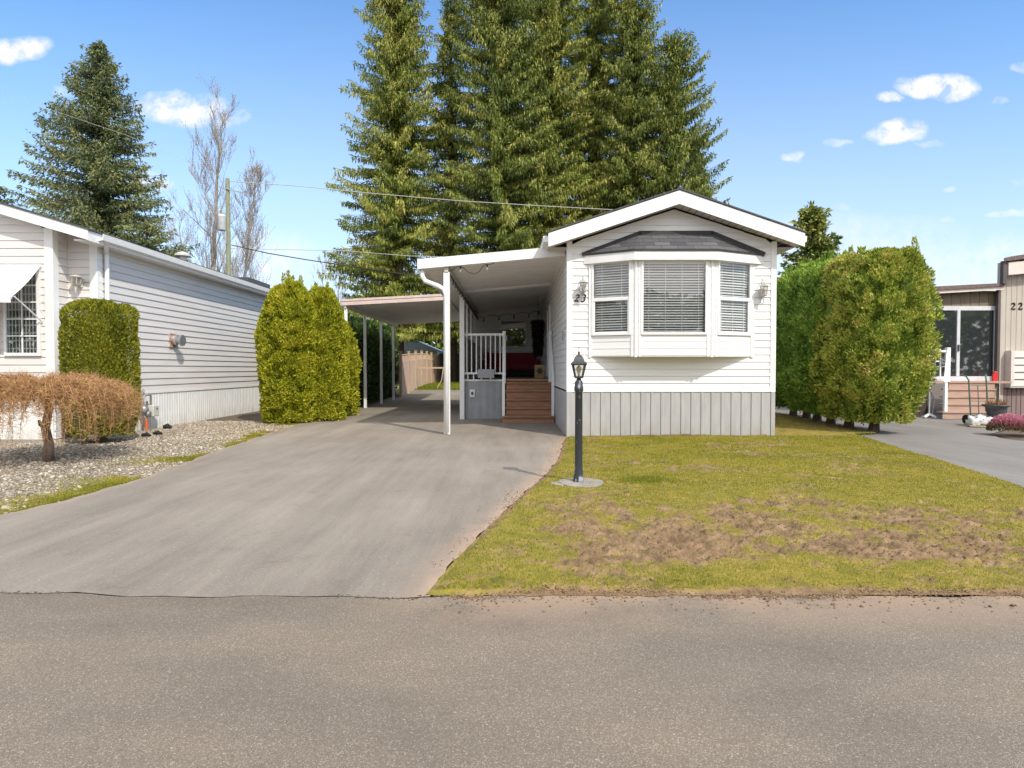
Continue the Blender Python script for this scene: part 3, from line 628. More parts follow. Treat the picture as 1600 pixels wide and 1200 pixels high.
def carriage_lamp(house, c, scroll=True, h=.23, w=.13, mat=None, tail=False):
    """lantern hung off a wall; c = centre of the lantern body, wall towards +y at c.y+.16"""
    m = MB(); mat = mat or TRIM; cx, cy, cz = c
    m.lathe((cx, cy, cz+h*.32), [(w*.52, 0), (w*.62, .01), (w*.25, h*.2), (w*.06, h*.24)], 8, True)
    m.lathe((cx, cy, cz-h*.36), [(w*.34, 0), (w*.40, .015)], 8, True)
    for k in range(6):
        a = 2*math.pi*k/6+.3; m.beam((cx+w*.48*math.cos(a), cy+w*.48*math.sin(a), cz+h*.32), (cx+w*.36*math.cos(a), cy+w*.36*math.sin(a), cz-h*.35), .008, .008)
    if scroll:
        pts = [(cx, cy+.16, cz-h*.62), (cx-.03, cy+.11, cz-h*.85), (cx, cy+.05, cz-h*.9), (cx, cy-.0, cz-h*.5)]
        m.tube(pts, .009, 6)
        m.tube([(cx, cy, cz+h*.52), (cx, cy+.03, cz+h*.8), (cx, cy+.08, cz+h*.95), (cx, cy+.12, cz+h*.75), (cx, cy+.15, cz+h*.4)], .008, 6)
    if tail: m.lathe((cx, cy, cz-h*1.15), [(.005, 0), (.022, h*.4), (.035, h*.78)], 8)
    m.lathe((cx, cy+.145, cz-h*.1), [(.05, -.09), (.055, .09)], 10); m.beam((cx, cy, cz-h*.40), (cx, cy+.15, cz-h*.3), .02, .02)
    o = m.build('wall_lamp', mat, house)
    g = MB(); g.lathe((cx, cy, cz-h*.345), [(w*.33, 0), (w*.46, h*.66)], 6); g.build('lamp_glass', LAMPG, o)
    g = MB(); g.lathe((cx, cy, cz-h*.32), [(.010, 0), (.012, .03), (.022, .07), (.016, .11), (.004, .125)], 8); g.build('bulb', BULB, o, True)
    return o

# ------------------------------------------------------------------ the white home (number 23)
YW = 12.6
XL = P(887, 600, YW).x; XR = P(1209, 600, YW).x; ZS = P(900, 610, YW).z
house = thing('mobile_home', 'white single-wide mobile home with bay window and number 23, grey skirting', 'house', ((XL+XR)/2, YW, 0))
YF = YW-.40; fl = P(857, 364, YF); fa = P(1062, 297, YF); fr = P(1258, 364, YF); FH = .27
apx = fa.x; slope = (fa.z-fl.z)/(fa.x-fl.x)
def rooflow(x, d=FH+.01): return fa.z - d - slope*abs(x-apx)
ZC = rooflow(XL)
m = MB(); ex = .148
def span23(z):
    if z < ZC-.02: return [(0, XR-XL)]
    h = max(0, (rooflow(apx)-z)/slope); return [(max(0, apx-h-XL), min(XR-XL, apx+h-XL))]
siding(m, (XL, YW, 0), (1,0,0), (0,-1,0), ZS, rooflow(apx), ex, span23)
siding(m, (XL, 29, 0), (0,-1,0), (-1,0,0), ZS, ZC+.1, ex, lambda z: [(0, 29-YW)])
siding(m, (XR, YW, 0), (0,1,0), (1,0,0), ZS, ZC+.1, ex, lambda z: [(0, 29-YW)])
m.add([(XL,29,0),(XR,29,0),(XR,29,ZC),(apx,29,rooflow(apx)),(XL,29,ZC)], [(0,1,2,3,4)])
m.build('wall', WHITE, house)
m = MB(); ribbed(m, (XL+.06, YW, 0), (1,0,0), (0,-1,0), -.02, ZS-.035, XR-XL-.12, .208, .02)
ribbed(m, (XL, 29, 0), (0,-1,0), (-1,0,0), -.02, ZS-.035, 29-YW-.03, .208, .02); ribbed(m, (XR, YW, 0), (0,1,0), (1,0,0), -.02, ZS-.035, 29-YW, .208, .02)
m.box(XL-.022, XL+.06, YW-.026, YW+.05, -.02, ZS-.03); m.box(XR-.06, XR+.022, YW-.026, YW+.05, -.02, ZS-.03)
m.build('skirting', SKIRT, house)
for (a_, b_, c_, d_) in ((XL-.024, XL+.085, XL-.026, XL-.003), (XR-.085, XR+.024, XR+.003, XR+.026)):
    m = MB(); m.box(a_, b_, YW-.030, YW+.004, ZS-.028, ZC+.05); m.box(c_, d_, YW+.003, YW+.10, ZS-.028, ZC+.05); m.build('corner_board', TRIM, house)
m = MB(); m.box(XL+.085, XR-.085, YW-.028, YW, ZS-.03, ZS); m.build('starter_strip', TRIM, house)
# fascia boards with mitred apex, eaves running back, soffit, shingle roof
for sgn, e in ((-1, fl), (1, fr)):
    m = MB(); m.prism([(e.x, YF, e.z-FH), (apx, YF, fa.z-FH), (apx, YF, fa.z), (e.x, YF, e.z)], (0, .03, 0)); m.build('fascia', TRIM, house)
    m = MB(); m.prism([(e.x, YF+.03, e.z-.2), (e.x-sgn*.03, YF+.03, e.z-.2), (e.x-sgn*.03, YF+.03, e.z-.012), (e.x, YF+.03, e.z-.012)], (0, 29.4-YF, 0))
    m.prism([(e.x+sgn*.09, YF+.12, e.z-.15), (e.x, YF+.12, e.z-.16), (e.x, YF+.12, e.z-.03), (e.x+sgn*.10, YF+.12, e.z-.035)], (0, 29.2-YF, 0)); m.build('gutter', TRIM, house)
    m = MB(); N_ = 60
    wx = XL if sgn < 0 else XR
    # sloped soffit in the gable overhang, grooved every 12 cm
    n = 18
    for i in range(n):
        a = lerp(apx, e.x-sgn*.035, i/n); b = lerp(apx, e.x-sgn*.035, (i+1)/n)-sgn*.012
        za, zb = rooflow(a, FH-.03), rooflow(b, FH-.03); m.add([(a,YF+.03,za),(b,YF+.03,zb),(b,YW,zb),(a,YW,za)], [(0,1,2,3)])
        m.add([(b,YF+.03,zb),(b+sgn*.012,YF+.03,rooflow(b+sgn*.012,FH-.045)),(b+sgn*.012,YW,rooflow(b+sgn*.012,FH-.045)),(b,YW,zb)], [(0,1,2,3)])
    # side eave soffit level
    m.box(min(wx, e.x-sgn*.03), max(wx, e.x-sgn*.03), YW+.001, 29.2, e.z-.215, e.z-.205)
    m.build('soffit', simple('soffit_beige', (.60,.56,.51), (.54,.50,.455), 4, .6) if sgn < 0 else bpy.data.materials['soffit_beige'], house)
m = MB()
m.prism([(fl.x-.03, YF-.02, fl.z+.002), (apx, YF-.02, fa.z+.012), (fr.x+.03, YF-.02, fr.z+.002), (fr.x+.03, YF-.02, fr.z+.028), (apx, YF-.02, fa.z+.045), (fl.x-.03, YF-.02, fl.z+.028)], (0, 29.5-YF, 0))
m.build('roof', SHING, house)
# bay window
BD = .42; z_b = P(1050, 557.5, YW-.2).z; z_top = P(1050, 404, YW-BD).z
bl = P(921, 557, YW).x; fl0 = P(993, 557, YW-BD).x; fr0 = P(1112, 557, YW-BD).x; br_ = P(1174, 557, YW).x
bay = thing('bay_window', None, None, (fl0, YW, z_b)); del BASE[bay.name]; bpy.data.objects.remove(bay)
bm_ = MB(); foot = [(bl, YW), (fl0, YW-BD), (fr0, YW-BD), (br_, YW)]
bm_.prism([(x, y, z_b) for x, y in foot], (0,0,.02)); bm_.prism([(x, y, z_top-.02) for x, y in foot], (0,0,.02))
ctr = Vector((.5*(fl0+fr0), YW-.1, 0))
def mkpf(a, b, off=0.0):
    A = Vector((a[0], a[1], 0)); B = Vector((b[0], b[1], 0)); d = (B-A).normalized(); nrm = Vector((d.y, -d.x, 0))
    return (lambda s, z, n: A + d*s + nrm*n + Vector((0,0,z))), (B-A).length, A, d, nrm
zw0 = P(1050, 523, YW-BD).z; zw1 = P(1050, 405, YW-BD).z; zrail = P(1000, 467, YW-.25).z
panels = []
for i in range(3):
    pf, Ln, A, d, nrm = mkpf(foot[i], foot[i+1]); panels.append((pf, Ln))
    siding(bm_, A, d, nrm, z_b+.02, zw0, .143, lambda z, Ln=Ln: [(0, Ln)], .012)
    cw = {0:(.02,.09), 1:(.10,.10), 2:(.12,.02)}[i]
    siding(bm_, A, d, nrm, zw0, z_top-.02, .143, (lambda z, Ln=Ln, c=cw: [(0.01, c[0]+.03), (Ln-c[1]-.03, Ln-.01)]), .012)
bayo = bm_.build('bay_window', WHITE, house)
for i in range(4):
    x, y = foot[i]; m = MB()
    if i in (0, 3): m.box(x-.02, x+.03, y-.045, y-.0, z_b-.012, z_top)
    else: m.lathe((x, y, z_b-.012), [(.03, 0), (.03, z_top-z_b+.01)], 8, True)
    m.build('corner_board', TRIM, bayo)
for i in range(3):
    pf, Ln = panels[i]; cw = {0:(.03,.07), 1:(.08,.08), 2:(.10,.03)}[i]
    for s in (cw[0], Ln-cw[1]):
        m = MB(); ps = [pf(s+ds, z, n) for z in (z_b, z_top) for n in (0.003, .024) for ds in (-.02, .02)]
        m.add(ps, [(0,2,3,1),(4,5,7,6),(0,1,5,4),(2,6,7,3),(0,4,6,2),(1,3,7,5)]); m.build('trim_strip', TRIM, bayo)
for i in range(3):
    pf, Ln = panels[i]; cw = {0:(.05,.09), 1:(.10,.10), 2:(.12,.05)}[i]
    window(bayo, pf, cw[0], Ln-cw[1], zw0, zw1, .045, GLASSC if i == 1 else GLASS, None if i == 1 else zrail, depth=.045, dark=False)
m = MB(); m.add([(bl+.05,YW-.02,zw0-.1),(br_-.05,YW-.02,zw0-.1),(br_-.05,YW-.02,zw1+.1),(bl+.05,YW-.02,zw1+.1)], [(0,1,2,3)])
m.build('dark_backing', DARKIN, bayo)
# bay roof: white fascia, shingles, black flashing
ox = .11; e0 = (P(912,395,YW-.02).x, YW-.02); e1 = (fl0-.05, YW-BD-.13); e2 = (fr0+.05, YW-BD-.13); e3 = (P(1192,395,YW-.02).x, YW-.02)
zf1 = P(1050, 392, YW-BD-.1).z; zf0 = P(1050, 406, YW-BD-.1).z; r0 = P(1000, 364, YW-.02); r1 = P(1111, 364, YW-.02)
m = MB(); m.prism([(x, y, zf0) for x, y in (e0, e1, e2, e3)], (0, 0, zf1-zf0)); m.build('fascia', TRIM, bayo)
m = MB(); q = [Vector((x, y, zf1+.02)) for x, y in (e0, e1, e2, e3)]
m.add([q[0], q[1], q[2], q[3], (r0.x, YW-.005, r0.z), (r1.x, YW-.005, r1.z)], [(0,1,4),(1,2,5,4),(2,3,5)]); m.build('roof', BAYROOF, bayo)
m = MB()
for a, b in ((q[0], q[1]), (q[1], q[2]), (q[2], q[3])):
    m.beam(a+Vector((0,-.004,-.005)), b+Vector((0,-.004,-.005)), .03, .04)
m.beam(q[0]+Vector((-.03,-.01,.0)), Vector((r0.x, YW-.03, r0.z)), .06, .075); m.beam(Vector((r0.x-.02, YW-.03, r0.z)), Vector((r1.x+.02, YW-.03, r1.z)), .06, .075); m.beam(Vector((r1.x, YW-.03, r1.z)), q[3]+Vector((.03,-.01,0)), .06, .085)
m.build('flashing', BLACKT, bayo)
# numerals and lamps
LAMPM = simple('grey_white_lamp_metal', (.50,.50,.49), (.42,.42,.41), 9, .3, metal=.3)
c = P(911.5, 449, YW-.17); carriage_lamp(house, (c.x, YW-.17, c.z), h=.27, w=.16, mat=LAMPM)
c = P(1194, 455, YW-.17); carriage_lamp(house, (c.x, YW-.17, c.z), h=.27, w=.16, mat=LAMPM)
m = MB(); p = P(897, 471, YW-.02); digit(m, '2', p.x, p.z, YW-.032, .135, .28); m.build('house_number', NUMM, house)
m = MB(); p = P(907.5, 471, YW-.02); digit(m, '3', p.x, p.z, YW-.032, .135, .28); m.build('house_number', NUMM, house)
# side door and outlet on the porch side
m = MB(); m.box(XL-.07, XL-.005, 17.9, 18.0, 1.16, 3.3); m.box(XL-.07, XL-.005, 18.95, 19.05, 1.16, 3.3); m.box(XL-.07, XL-.005, 18.0, 18.95, 3.2, 3.3); fr_ = m.build('door_frame', TRIM, house)
m = MB(); m.box(XL-.045, XL-.005, 18.0, 18.95, 1.16, 3.2); m.build('door', TRIM, fr_)
p = P(882, 527, 13.9); m = MB(); m.box(XL-.06, XL-.01, 13.2, 13.32, p.z-.1, p.z+.1); m.build('outlet_box', GREYM, house)
# small bib and meter on the right flank
m = MB(); m.tube([(XR+.02, YW+.35, .75), (XR+.10, YW+.3, .75), (XR+.10, YW+.3, .5)], .02, 8); m.lathe((XR+.08, YW+.3, .58), [(.05, 0), (.055, .08)], 10); m.build('hose_tap', TRIM, house)

# ------------------------------------------------------------------ porch
porch = thing('porch', 'white covered side porch with grey skirted deck, railing and wooden steps', 'porch', (-.2, 17.1, 0))
YP0, YP1 = 12.95, 24.0; pa = P(652, 405, YP0); pb = P(884, 384, YP0); FHp = .205
m = MB(); m.prism([(pa.x, YP0, pa.z-FHp), (XL-.03, YP0, pb.z-FHp), (XL-.03, YP0, pb.z), (pa.x, YP0, pa.z)], (0, .05, 0))
m.prism([(pa.x, YP0+.05, pa.z-FHp), (pa.x+.04, YP0+.05, pa.z-FHp), (pa.x+.04, YP0+.05, pa.z), (pa.x, YP0+.05, pa.z)], (0, YP1-YP0, 0)); m.build('fascia', TRIM, porch)
m = MB(); n = 24; prof = []
sl = (pb.z-pa.z)/(XL-.03-pa.x)
# sheet roof: ribs run across the slope of the deck pans
for i in range(28):
    y0 = YP0+.05+(YP1-YP0)*i/28; y1 = YP0+.05+(YP1-YP0)*(i+1)/28; h = .012
    za, zb = pa.z-FHp+.05, pb.z-FHp+.05
    m.add([(pa.x+.04,y0,za),(XL,y0,zb),(XL,y0+.02,zb+h),(pa.x+.04,y0+.02,za+h),(XL,y1-.02,zb+h),(pa.x+.04,y1-.02,za+h),(XL,y1,zb),(pa.x+.04,y1,za)], [(0,1,2,3),(3,2,4,5),(5,4,6,7)])
m.add([(pa.x+.04,YP0+.05,pa.z-.03),(XL,YP0+.05,pb.z-.03),(XL,YP1+.05,pb.z-.03),(pa.x+.04,YP1+.05,pa.z-.03)], [(0,3,2,1)])
m.build('roof', ROOFU, porch)
XB = -1.40
def rz(x): return pa.z-FHp+.05 + (x-pa.x)*sl
m = MB(); m.box(XB-.04, XB+.04, YP0+.06, YP1, rz(XB)-.16, rz(XB)-.02); m.build('beam', simple('olive_beam', (.50,.49,.44), (.44,.43,.385), 4, .5), porch)  # even olive tone on the beam
m = MB(); m.beam((XB, 17.4, rz(XB)-.03), (XL, 17.4, rz(XL)-.03), .07, .07); m.build('cross_beam', TRIM, porch)
# wall plate flashing along the house
m = MB(); m.beam((XL-.035, YP0+.06, rz(XL)-.04), (XL-.035, YP1, rz(XL)-.04), .05, .09); m.build('wall_plate', ROOFU, porch)
m = MB(); m.box(XB-.065, XB+.065, YP0+.08, YP0+.21, 0, rz(XB)-.16); m.build('post', TRIM, porch, bevel=.008)
sp = [(pa.x+.09, YP0+.12, pa.z-FHp-.01), (pa.x+.09, YP0+.12, pa.z-FHp-.14), (pa.x+.15, YP0+.11, pa.z-FHp-.24), (pa.x+.30, YP0+.10, pa.z-FHp-.30), (XB-.16, YP0+.06, pa.z-FHp-.36), (XB-.05, YP0+.03, pa.z-FHp-.43), (XB-.0, YP0+.02, pa.z-FHp-.56), (XB, YP0+.02, .05)]
m = MB(); m.tube(sp, .05, 10); m.build('downspout', TRIM, porch, True)
YD = 17.1; ZD = 1.12
XS0, XS1 = P(785, 640, 16.2).x, P(873, 640, 15.9).x
m = MB(); m.box(XB-.06, XB+.07, YD-.14, YD-.01, 0, rz(XB)-.16); m.build('post', TRIM, porch, bevel=.006)
m = MB()
n = 30
for i in range(n):
    y0 = YD+(YP1-YD)*i/n; m.box(XB+.07, XL-.01, y0+.004, y0+(YP1-YD)/n-.004, ZD-.035, ZD)
m.build('deck_boards', DECKM, porch)
m = MB(); ribbed(m, (XB+.08, YD+.03, 0), (1,0,0), (0,-1,0), 0, ZD-.05, XS0-XB-.02, .2, .018); ribbed(m, (XB+.06, YP1, 0), (0,-1,0), (-1,0,0), 0, ZD-.05, YP1-YD-.02, .2, .018); sk = m.build('skirting', simple('slate_grey_skirting', (.36,.37,.39), (.30,.31,.33), 4, .6), porch)
m = MB(); m.box(XB+.07, XS0+.02, YD-.01, YD+.06, ZD-.055, ZD-.005); m.build('deck_trim', TRIM, porch)
p = P(738, 614.5, YD); m = MB(); m.box(p.x-.075, p.x+.075, YD-.02, YD+.008, p.z-.11, p.z+.11); ol = m.build('outlet_cover', TRIM, porch, bevel=.006)
m = MB(); m.box(p.x-.03, p.x+.03, YD-.045, YD-.02, p.z-.04, p.z+.04); m.build('socket', BLACKM, ol)
# steps
YS = 15.8; TD = .27
for k in range(5):
    z1 = (.185, .39, .60, .83, 1.04)[k]; z0 = (0, .185, .39, .60, .83)[k]; y = YS+TD*k
    x0, x1 = (XS0-.02, XL-.03) if k == 0 else (XS0+.08, XL-.04)
    m = MB(); m.box(x0, x1, y-.02, y+TD+.03, z1-.042, z1); m.box(x0+.02, x1-.02, y+.045, y+.065, z0, z1-.042)
    m.build('step', WOOD, porch, bevel=.004)
m = MB(); m.box(XS0+.06, XL-.04, YD-.0, YD+.10, ZD-.06, ZD+.012); m.build('step', WOOD, porch)
# rails
ZR = P(760, 521, YD).z; ZB = P(760, 583, YD).z
m = MB(); m.box(XB+.07, XS0-.0, YD-.03, YD+.03, ZR-.06, ZR); m.box(XB+.07, XS0, YD-.02, YD+.02, ZB-.03, ZB+.02)
nb = 8
for i in range(nb):
    x = lerp(XB+.13, XS0-.08, i/(nb-1)); m.box(x-.014, x+.014, YD-.014, YD+.014, ZB+.02, ZR-.06)
for x in (XB+.16, XB+.32): m.box(x-.015, x+.015, YD-.015, YD+.015, ZD-.02, ZB-.03)
m.build('railing', TRIM, porch)
for xx, nm in ((XS0+.035, 0), (XL-.085, 1)):
    m = MB(); m.box(xx-.045, xx+.045, YD-.06, YD+.04, ZD-.12, ZR+.06); m.box(xx-.035, xx+.035, YS+.06, YS+.14, .185, 1.12)
    m.prism([(xx-.028, YS+.03, 1.08), (xx+.028, YS+.03, 1.08), (xx+.028, YS+.03, 1.20), (xx-.028, YS+.03, 1.20)], (0, YD-YS-.05, ZR-1.18))
    m.build('handrail', TRIM, porch, bevel=.005)
# left flank: solid grey lower screen, clear panes above with slim posts
m = MB(); m.box(XB-.015, XB+.015, YD+.2, YP1-.1, ZD, 2.32); m.build('privacy_panel', simple('blue_grey_panel', (.42,.45,.50), (.38,.41,.45), 3, .5), porch)
m = MB()
for y in (YD+.18, 18.9, 20.7, 22.5): m.box(XB-.025, XB+.025, y, y+.06, ZD, rz(XB)-.16)
m.box(XB-.03, XB+.03, YD+.18, YP1-.1, 2.32, 2.38); m.build('screen_frame', TRIM, porch)
m = MB(); m.add([(XB,YD+.2,2.38),(XB,YP1-.1,2.38),(XB,YP1-.1,rz(XB)-.17),(XB,YD+.2,rz(XB)-.17)], [(0,1,2,3)]); m.build('screen_glass', FROST, porch)
# back wall of porch with window
m = MB(); siding(m, (XB-.05, YP1, 0), (1,0,0), (0,-1,0), ZD-1.1, rz(XL)+.1, .15, lambda z: [(0, XL-XB+.05)], .014); m.box(XB-.6, XL, YP1+.02, YP1+.1, 0, rz(XB)); m.build('back_wall', WHITE, porch)
w0 = P(783, 541, YP1-.03); w1 = P(821, 502, YP1-.03)
bw = MB(); bw.box(w0.x-.05, w1.x+.05, YP1-.05, YP1-.014, w0.z-.05, w0.z); bw.box(w0.x-.05, w1.x+.05, YP1-.05, YP1-.014, w1.z, w1.z+.05)
bw.box(w0.x-.05, w0.x, YP1-.05, YP1-.014, w0.z, w1.z); bw.box(w1.x, w1.x+.05, YP1-.05, YP1-.014, w0.z, w1.z); wo = bw.build('window', TRIM, porch)
m = MB(); m.box(w0.x, w1.x, YP1-.03, YP1-.02, w0.z, w1.z); m.build('window_glass', DGLASS, wo)

# ------------------------------------------------------------------ things on the porch
sofa = thing('sofa', 'dark red fabric sofa against the back wall of the porch', 'sofa', (0, 23.2, ZD))
m = MB(); m.box(-1.05, .95, 23.5, 23.72, ZD+.25, ZD+.92); m.build('backrest', RED, sofa, bevel=.06)
m = MB(); m.box(-.93, .0, 22.75, 23.49, ZD+.25, ZD+.48); m.build('seat_cushion', RED, sofa, bevel=.05); m = MB(); m.box(.01, .85, 22.75, 23.49, ZD+.25, ZD+.48); m.build('seat_cushion', RED, sofa, bevel=.05)
for x in (-1.13, .86): m = MB(); m.box(x, x+.19, 22.72, 23.5, ZD+.08, ZD+.62); m.build('armrest', RED, sofa, bevel=.05)
m = MB(); m.box(-.93, .85, 22.8, 23.45, ZD+.08, ZD+.25); m.build('base', BLK, sofa)
p = P(843, 588, 19.3); box_ = thing('wooden_box', 'light plywood box with a dark round rosette on its front', 'box', (p.x, 19.3, ZD))
m = MB(); m.box(p.x-.16, p.x+.16, 19.15, 19.45, ZD, ZD+.42); m.build('box_body', BOXW, box_, bevel=.008)
m = MB(); k = [(p.x+(.085+.022*math.cos(i*math.pi/2))*math.cos(i*math.pi/12), 19.14, ZD+.23+(.095+.02*math.cos(i*math.pi/2))*math.sin(i*math.pi/12)) for i in range(24)]; m.prism(k, (0,.012,0)); m.build('rosette', DBROWN, box_)
# dark fern-like hanging mass by the door
hg = thing('hanging_basket', 'dark trailing plant in a hanging basket under the porch roof by the door', 'hanging plant', (.86, 20.2, 2.7))
m = MB(); m.tube([(.86, 20.2, 3.0), (.86, 20.2, rz(.86))], .006, 5); m.lathe((.86, 20.2, 2.82), [(.08, 0), (.16, .06), (.19, .2)], 12); m.build('basket', BLK, hg)
L = Leaves(); r_ = np.random.default_rng(4); n = 2600; a = r_.uniform(0, 6.283, n); t = r_.random(n); rr = .18*(1-.5*t)*np.sqrt(r_.random(n))+.03
Pp = np.stack([.86+rr*np.cos(a), 20.2+rr*np.sin(a), 3.05-1.15*t], 1); D = np.stack([np.cos(a)*.4, np.sin(a)*.4, -np.ones(n)], 1)+r_.normal(0, .3, (n, 3))
Vv, F = cards(Pp, D, .12, .03, r_); L.add(Vv, F, r_.random(n)*.5); L.build('foliage', leafmat('dark_trailing_leaves', [(0,(.012,.012,.012)),(.6,(.03,.028,.025)),(1,(.08,.05,.03))], .1), hg)
# metal box hooked on the railing foot
p = P(759.5, 583, YD-.1); rb = thing('metal_box', 'small mottled grey metal box standing on the deck edge at the railing', 'box', (p.x, YD-.1, ZD))
m = MB(); m.box(p.x-.23, p.x+.23, YD-.17, YD-.05, ZD+.035, ZD+.28); m.build('box_body', simple('mottled_grey_metal', (.40,.41,.45), (.25,.26,.29), 40, .5), rb, bevel=.012)
m = MB(); m.box(p.x-.15, p.x-.11, YD-.14, YD-.06, ZD-.0, ZD+.035); m.build('foot', TRIM, rb); m = MB(); m.box(p.x+.11, p.x+.15, YD-.14, YD-.06, ZD-.0, ZD+.035); m.build('foot', TRIM, rb)
# string lights: along the beam, across the back, and the loose swag at the front
def bulbs(parent, pts, mat=BLK, glass=BULB, drop=.10):
    for q_ in pts:
        m = MB(); m.lathe((q_[0], q_[1], q_[2]-.075), [(.014, 0), (.018, .045), (.008, .075)], 8); s = m.build('socket', BLK, parent)
        m = MB(); m.lathe((q_[0], q_[1], q_[2]-drop-.05), [(.006, 0), (.026, .02), (.028, .045), (.014, .075)], 8); m.build('bulb', glass, s, True)
SLG = simple('smoky_bulb_glass', (.09,.085,.08), (.06,.06,.06), 5, .1)
sl1 = thing('string_lights', 'string of small dark bulbs running back along the porch beam', 'string lights', (XB+.06, 13.2, rz(XB)-.2))
pts = []; cable = []; n = 18
for i in range(n*2+1):
    y = 13.2+(YP1-13.4)*i/(n*2); z = rz(XB)-.18-(.05 if i % 2 else 0); cable.append((XB+.075, y, z))
    if i % 2 == 0: pts.append((XB+.075, y, z))
m = MB(); m.tube(cable, .008, 5); m.build('cable', WIRE, sl1); bulbs(sl1, pts, glass=SLG)
sl2 = thing('string_lights', 'string of dark bulbs along the top of the back porch wall', 'string lights', (0, YP1-.1, rz(0)-.1))
cable = []; pts = []
for i in range(13):
    x = lerp(XB+.1, XL-.1, i/12); z = rz(XB)-.16+(rz(XL)-rz(XB))*.9*i/12-(.07 if i % 3 == 1 else 0); cable.append((x, YP1-.09, z))
    if i % 3 == 1 or i == 12: pts.append((x, YP1-.09, z))
m = MB(); m.tube(cable, .008, 5); m.build('cable', WIRE, sl2); bulbs(sl2, pts, glass=SLG)
sl3 = thing('string_lights', 'loose swag of cable with two clear bulbs under the front edge of the porch roof', 'string lights', (-1.0, 13.1, 3.4))
sw = [(703,424),(708,421),(714,417),(720,416),(727,421),(733,426),(741,428),(748,425),(754,417),(759,413),(765,413),(773,411)]
cable = [P(a, b, 13.12) for a, b in sw]; m = MB(); m.tube(cable, .007, 5); m.build('cable', WIRE, sl3)
bulbs(sl3, [P(719.5,416,13.12), P(761,413,13.12)], drop=.08, glass=simple('clear_bulb', (.8,.8,.8), (.7,.7,.7), 5, .1)); 

# ------------------------------------------------------------------ carport
cp = thing('carport', 'carport with beige aluminium edge and slim white posts beside the cedar hedge', 'carport', (-3.8, 19.4, 0))
YC0, YC1 = 19.3, 28.2; ca = P(533, 467.5, YC0); cb = P(693, 459, YC0); FHc = .20; csl = (cb.z-ca.z)/(cb.x-ca.x); xe = XB-.62
cbz = ca.z + csl*(xe-ca.x)
m = MB()
for k, (o_, hh) in enumerate(((0, .07), (.02, .05), (.0, .08))):
    t = [0, .07, .12][k]; m.prism([(ca.x, YC0+o_, ca.z-t-hh), (xe, YC0+o_, cbz-t-hh), (xe, YC0+o_, cbz-t), (ca.x, YC0+o_, ca.z-t)], (0, .05, 0))
m.prism([(ca.x, YC0+.05, ca.z-FHc), (ca.x+.05, YC0+.05, ca.z-FHc), (ca.x+.05, YC0+.05, ca.z-.01), (ca.x, YC0+.05, ca.z-.01)], (0, YC1-YC0, 0)); m.build('fascia', BEIGE, cp)
m = MB()
for i in range(24):
    y0 = YC0+.05+(YC1-YC0)*i/24; y1 = YC0+.05+(YC1-YC0)*(i+1)/24; h = .014; za, zb = ca.z-FHc+.05, cbz-FHc+.05
    m.add([(ca.x+.05,y0,za),(xe,y0,zb),(xe,y0+.02,zb+h),(ca.x+.05,y0+.02,za+h),(xe,y1-.02,zb+h),(ca.x+.05,y1-.02,za+h),(xe,y1,zb),(ca.x+.05,y1,za)], [(0,1,2,3),(3,2,4,5),(5,4,6,7)])
m.add([(ca.x+.05,YC0+.05,ca.z-.03),(xe,YC0+.05,cbz-.03),(xe,YC1+.05,cbz-.03),(ca.x+.05,YC1+.05,ca.z-.03)], [(0,3,2,1)]); m.build('roof', ROOFU, cp)
m = MB(); m.box(ca.x+.08, ca.x+.14, YC0+.05, YC1, ca.z-FHc-.07, ca.z-FHc+.05); m.build('beam', ROOFU, cp)
for px_, Y_ in ((538.5,19.4),(568.5,21.9),(592,24.6),(611.5,27.1)):
    x = ca.x+.11; m = MB(); m.box(x-.045, x-.01, Y_, Y_+.07, 0, ca.z-FHc-.07); m.box(x+.015, x+.05, Y_, Y_+.07, 0, ca.z-FHc-.07)
    m.box(x-.01, x+.015, Y_+.02, Y_+.05, 0, ca.z-FHc-.07); m.build('post', TRIM, cp)

# ------------------------------------------------------------------ lamp post
lx, ly = P(904, 757, 7.35).x, 7.35
lp = thing('lamp_post', 'black lantern post with chipped paint on a round concrete pad in the lawn', 'lamp post', (lx, ly, 0))
m = MB(); r_ = random.Random(3); ring = [(lx+.03+(.27+.02*math.sin(3*a))*math.cos(a), ly-.03+(.30+.02*math.cos(2*a))*math.sin(a), -.01) for a in [i*math.pi/16 for i in range(32)]]
m.prism(ring, (0,0,.05)); m.prism([(lx-.28, ly+.06, -.01),(lx-.36, ly-.02, -.01),(lx-.33, ly-.12, -.01),(lx-.2, ly-.22, -.01),(lx-.15, ly+.12, -.01)], (0,0,.042)); m.build('concrete_pad', CONC, lp, bevel=.012)
zt = P(904, 594, ly).z
m = MB(); m.lathe((lx, ly, .03), [(.062, 0), (.066, .04), (.055, .10), (.047, .18), (.045, zt-.17), (.055, zt-.16), (.056, zt-.11), (.049, zt-.10), (.048, zt-.05), (.03, zt-.03), (.016, zt-.0)], 20); m.build('pole', POSTM, lp, True)
m = MB(); zl0 = P(904, 589.5, ly).z; zl1 = P(904, 569, ly).z; wb, wt = .085, .150; s2 = 2**.5
m.lathe((lx, ly, zl0), [(wb/s2*1.05, -.012), (wb/s2*1.12, 0), (wb/s2*1.12, .014)], 4, True)
m.lathe((lx, ly, zl1), [(wt/s2*1.03, -.012), (wt/s2*1.24, -.004), (wt/s2*1.24, .006), (wt/s2*.82, .035), (wt/s2*.72, .06), (wt/s2*.60, .085), (wt/s2*.30, .108), (.01, .115)], 4, True)
for sx_ in (-1, 1):
    for sy in (-1, 1): m.beam((lx+sx_*wb/2, ly+sy*wb/2, zl0), (lx+sx_*wt/2, ly+sy*wt/2, zl1), .012, .012)
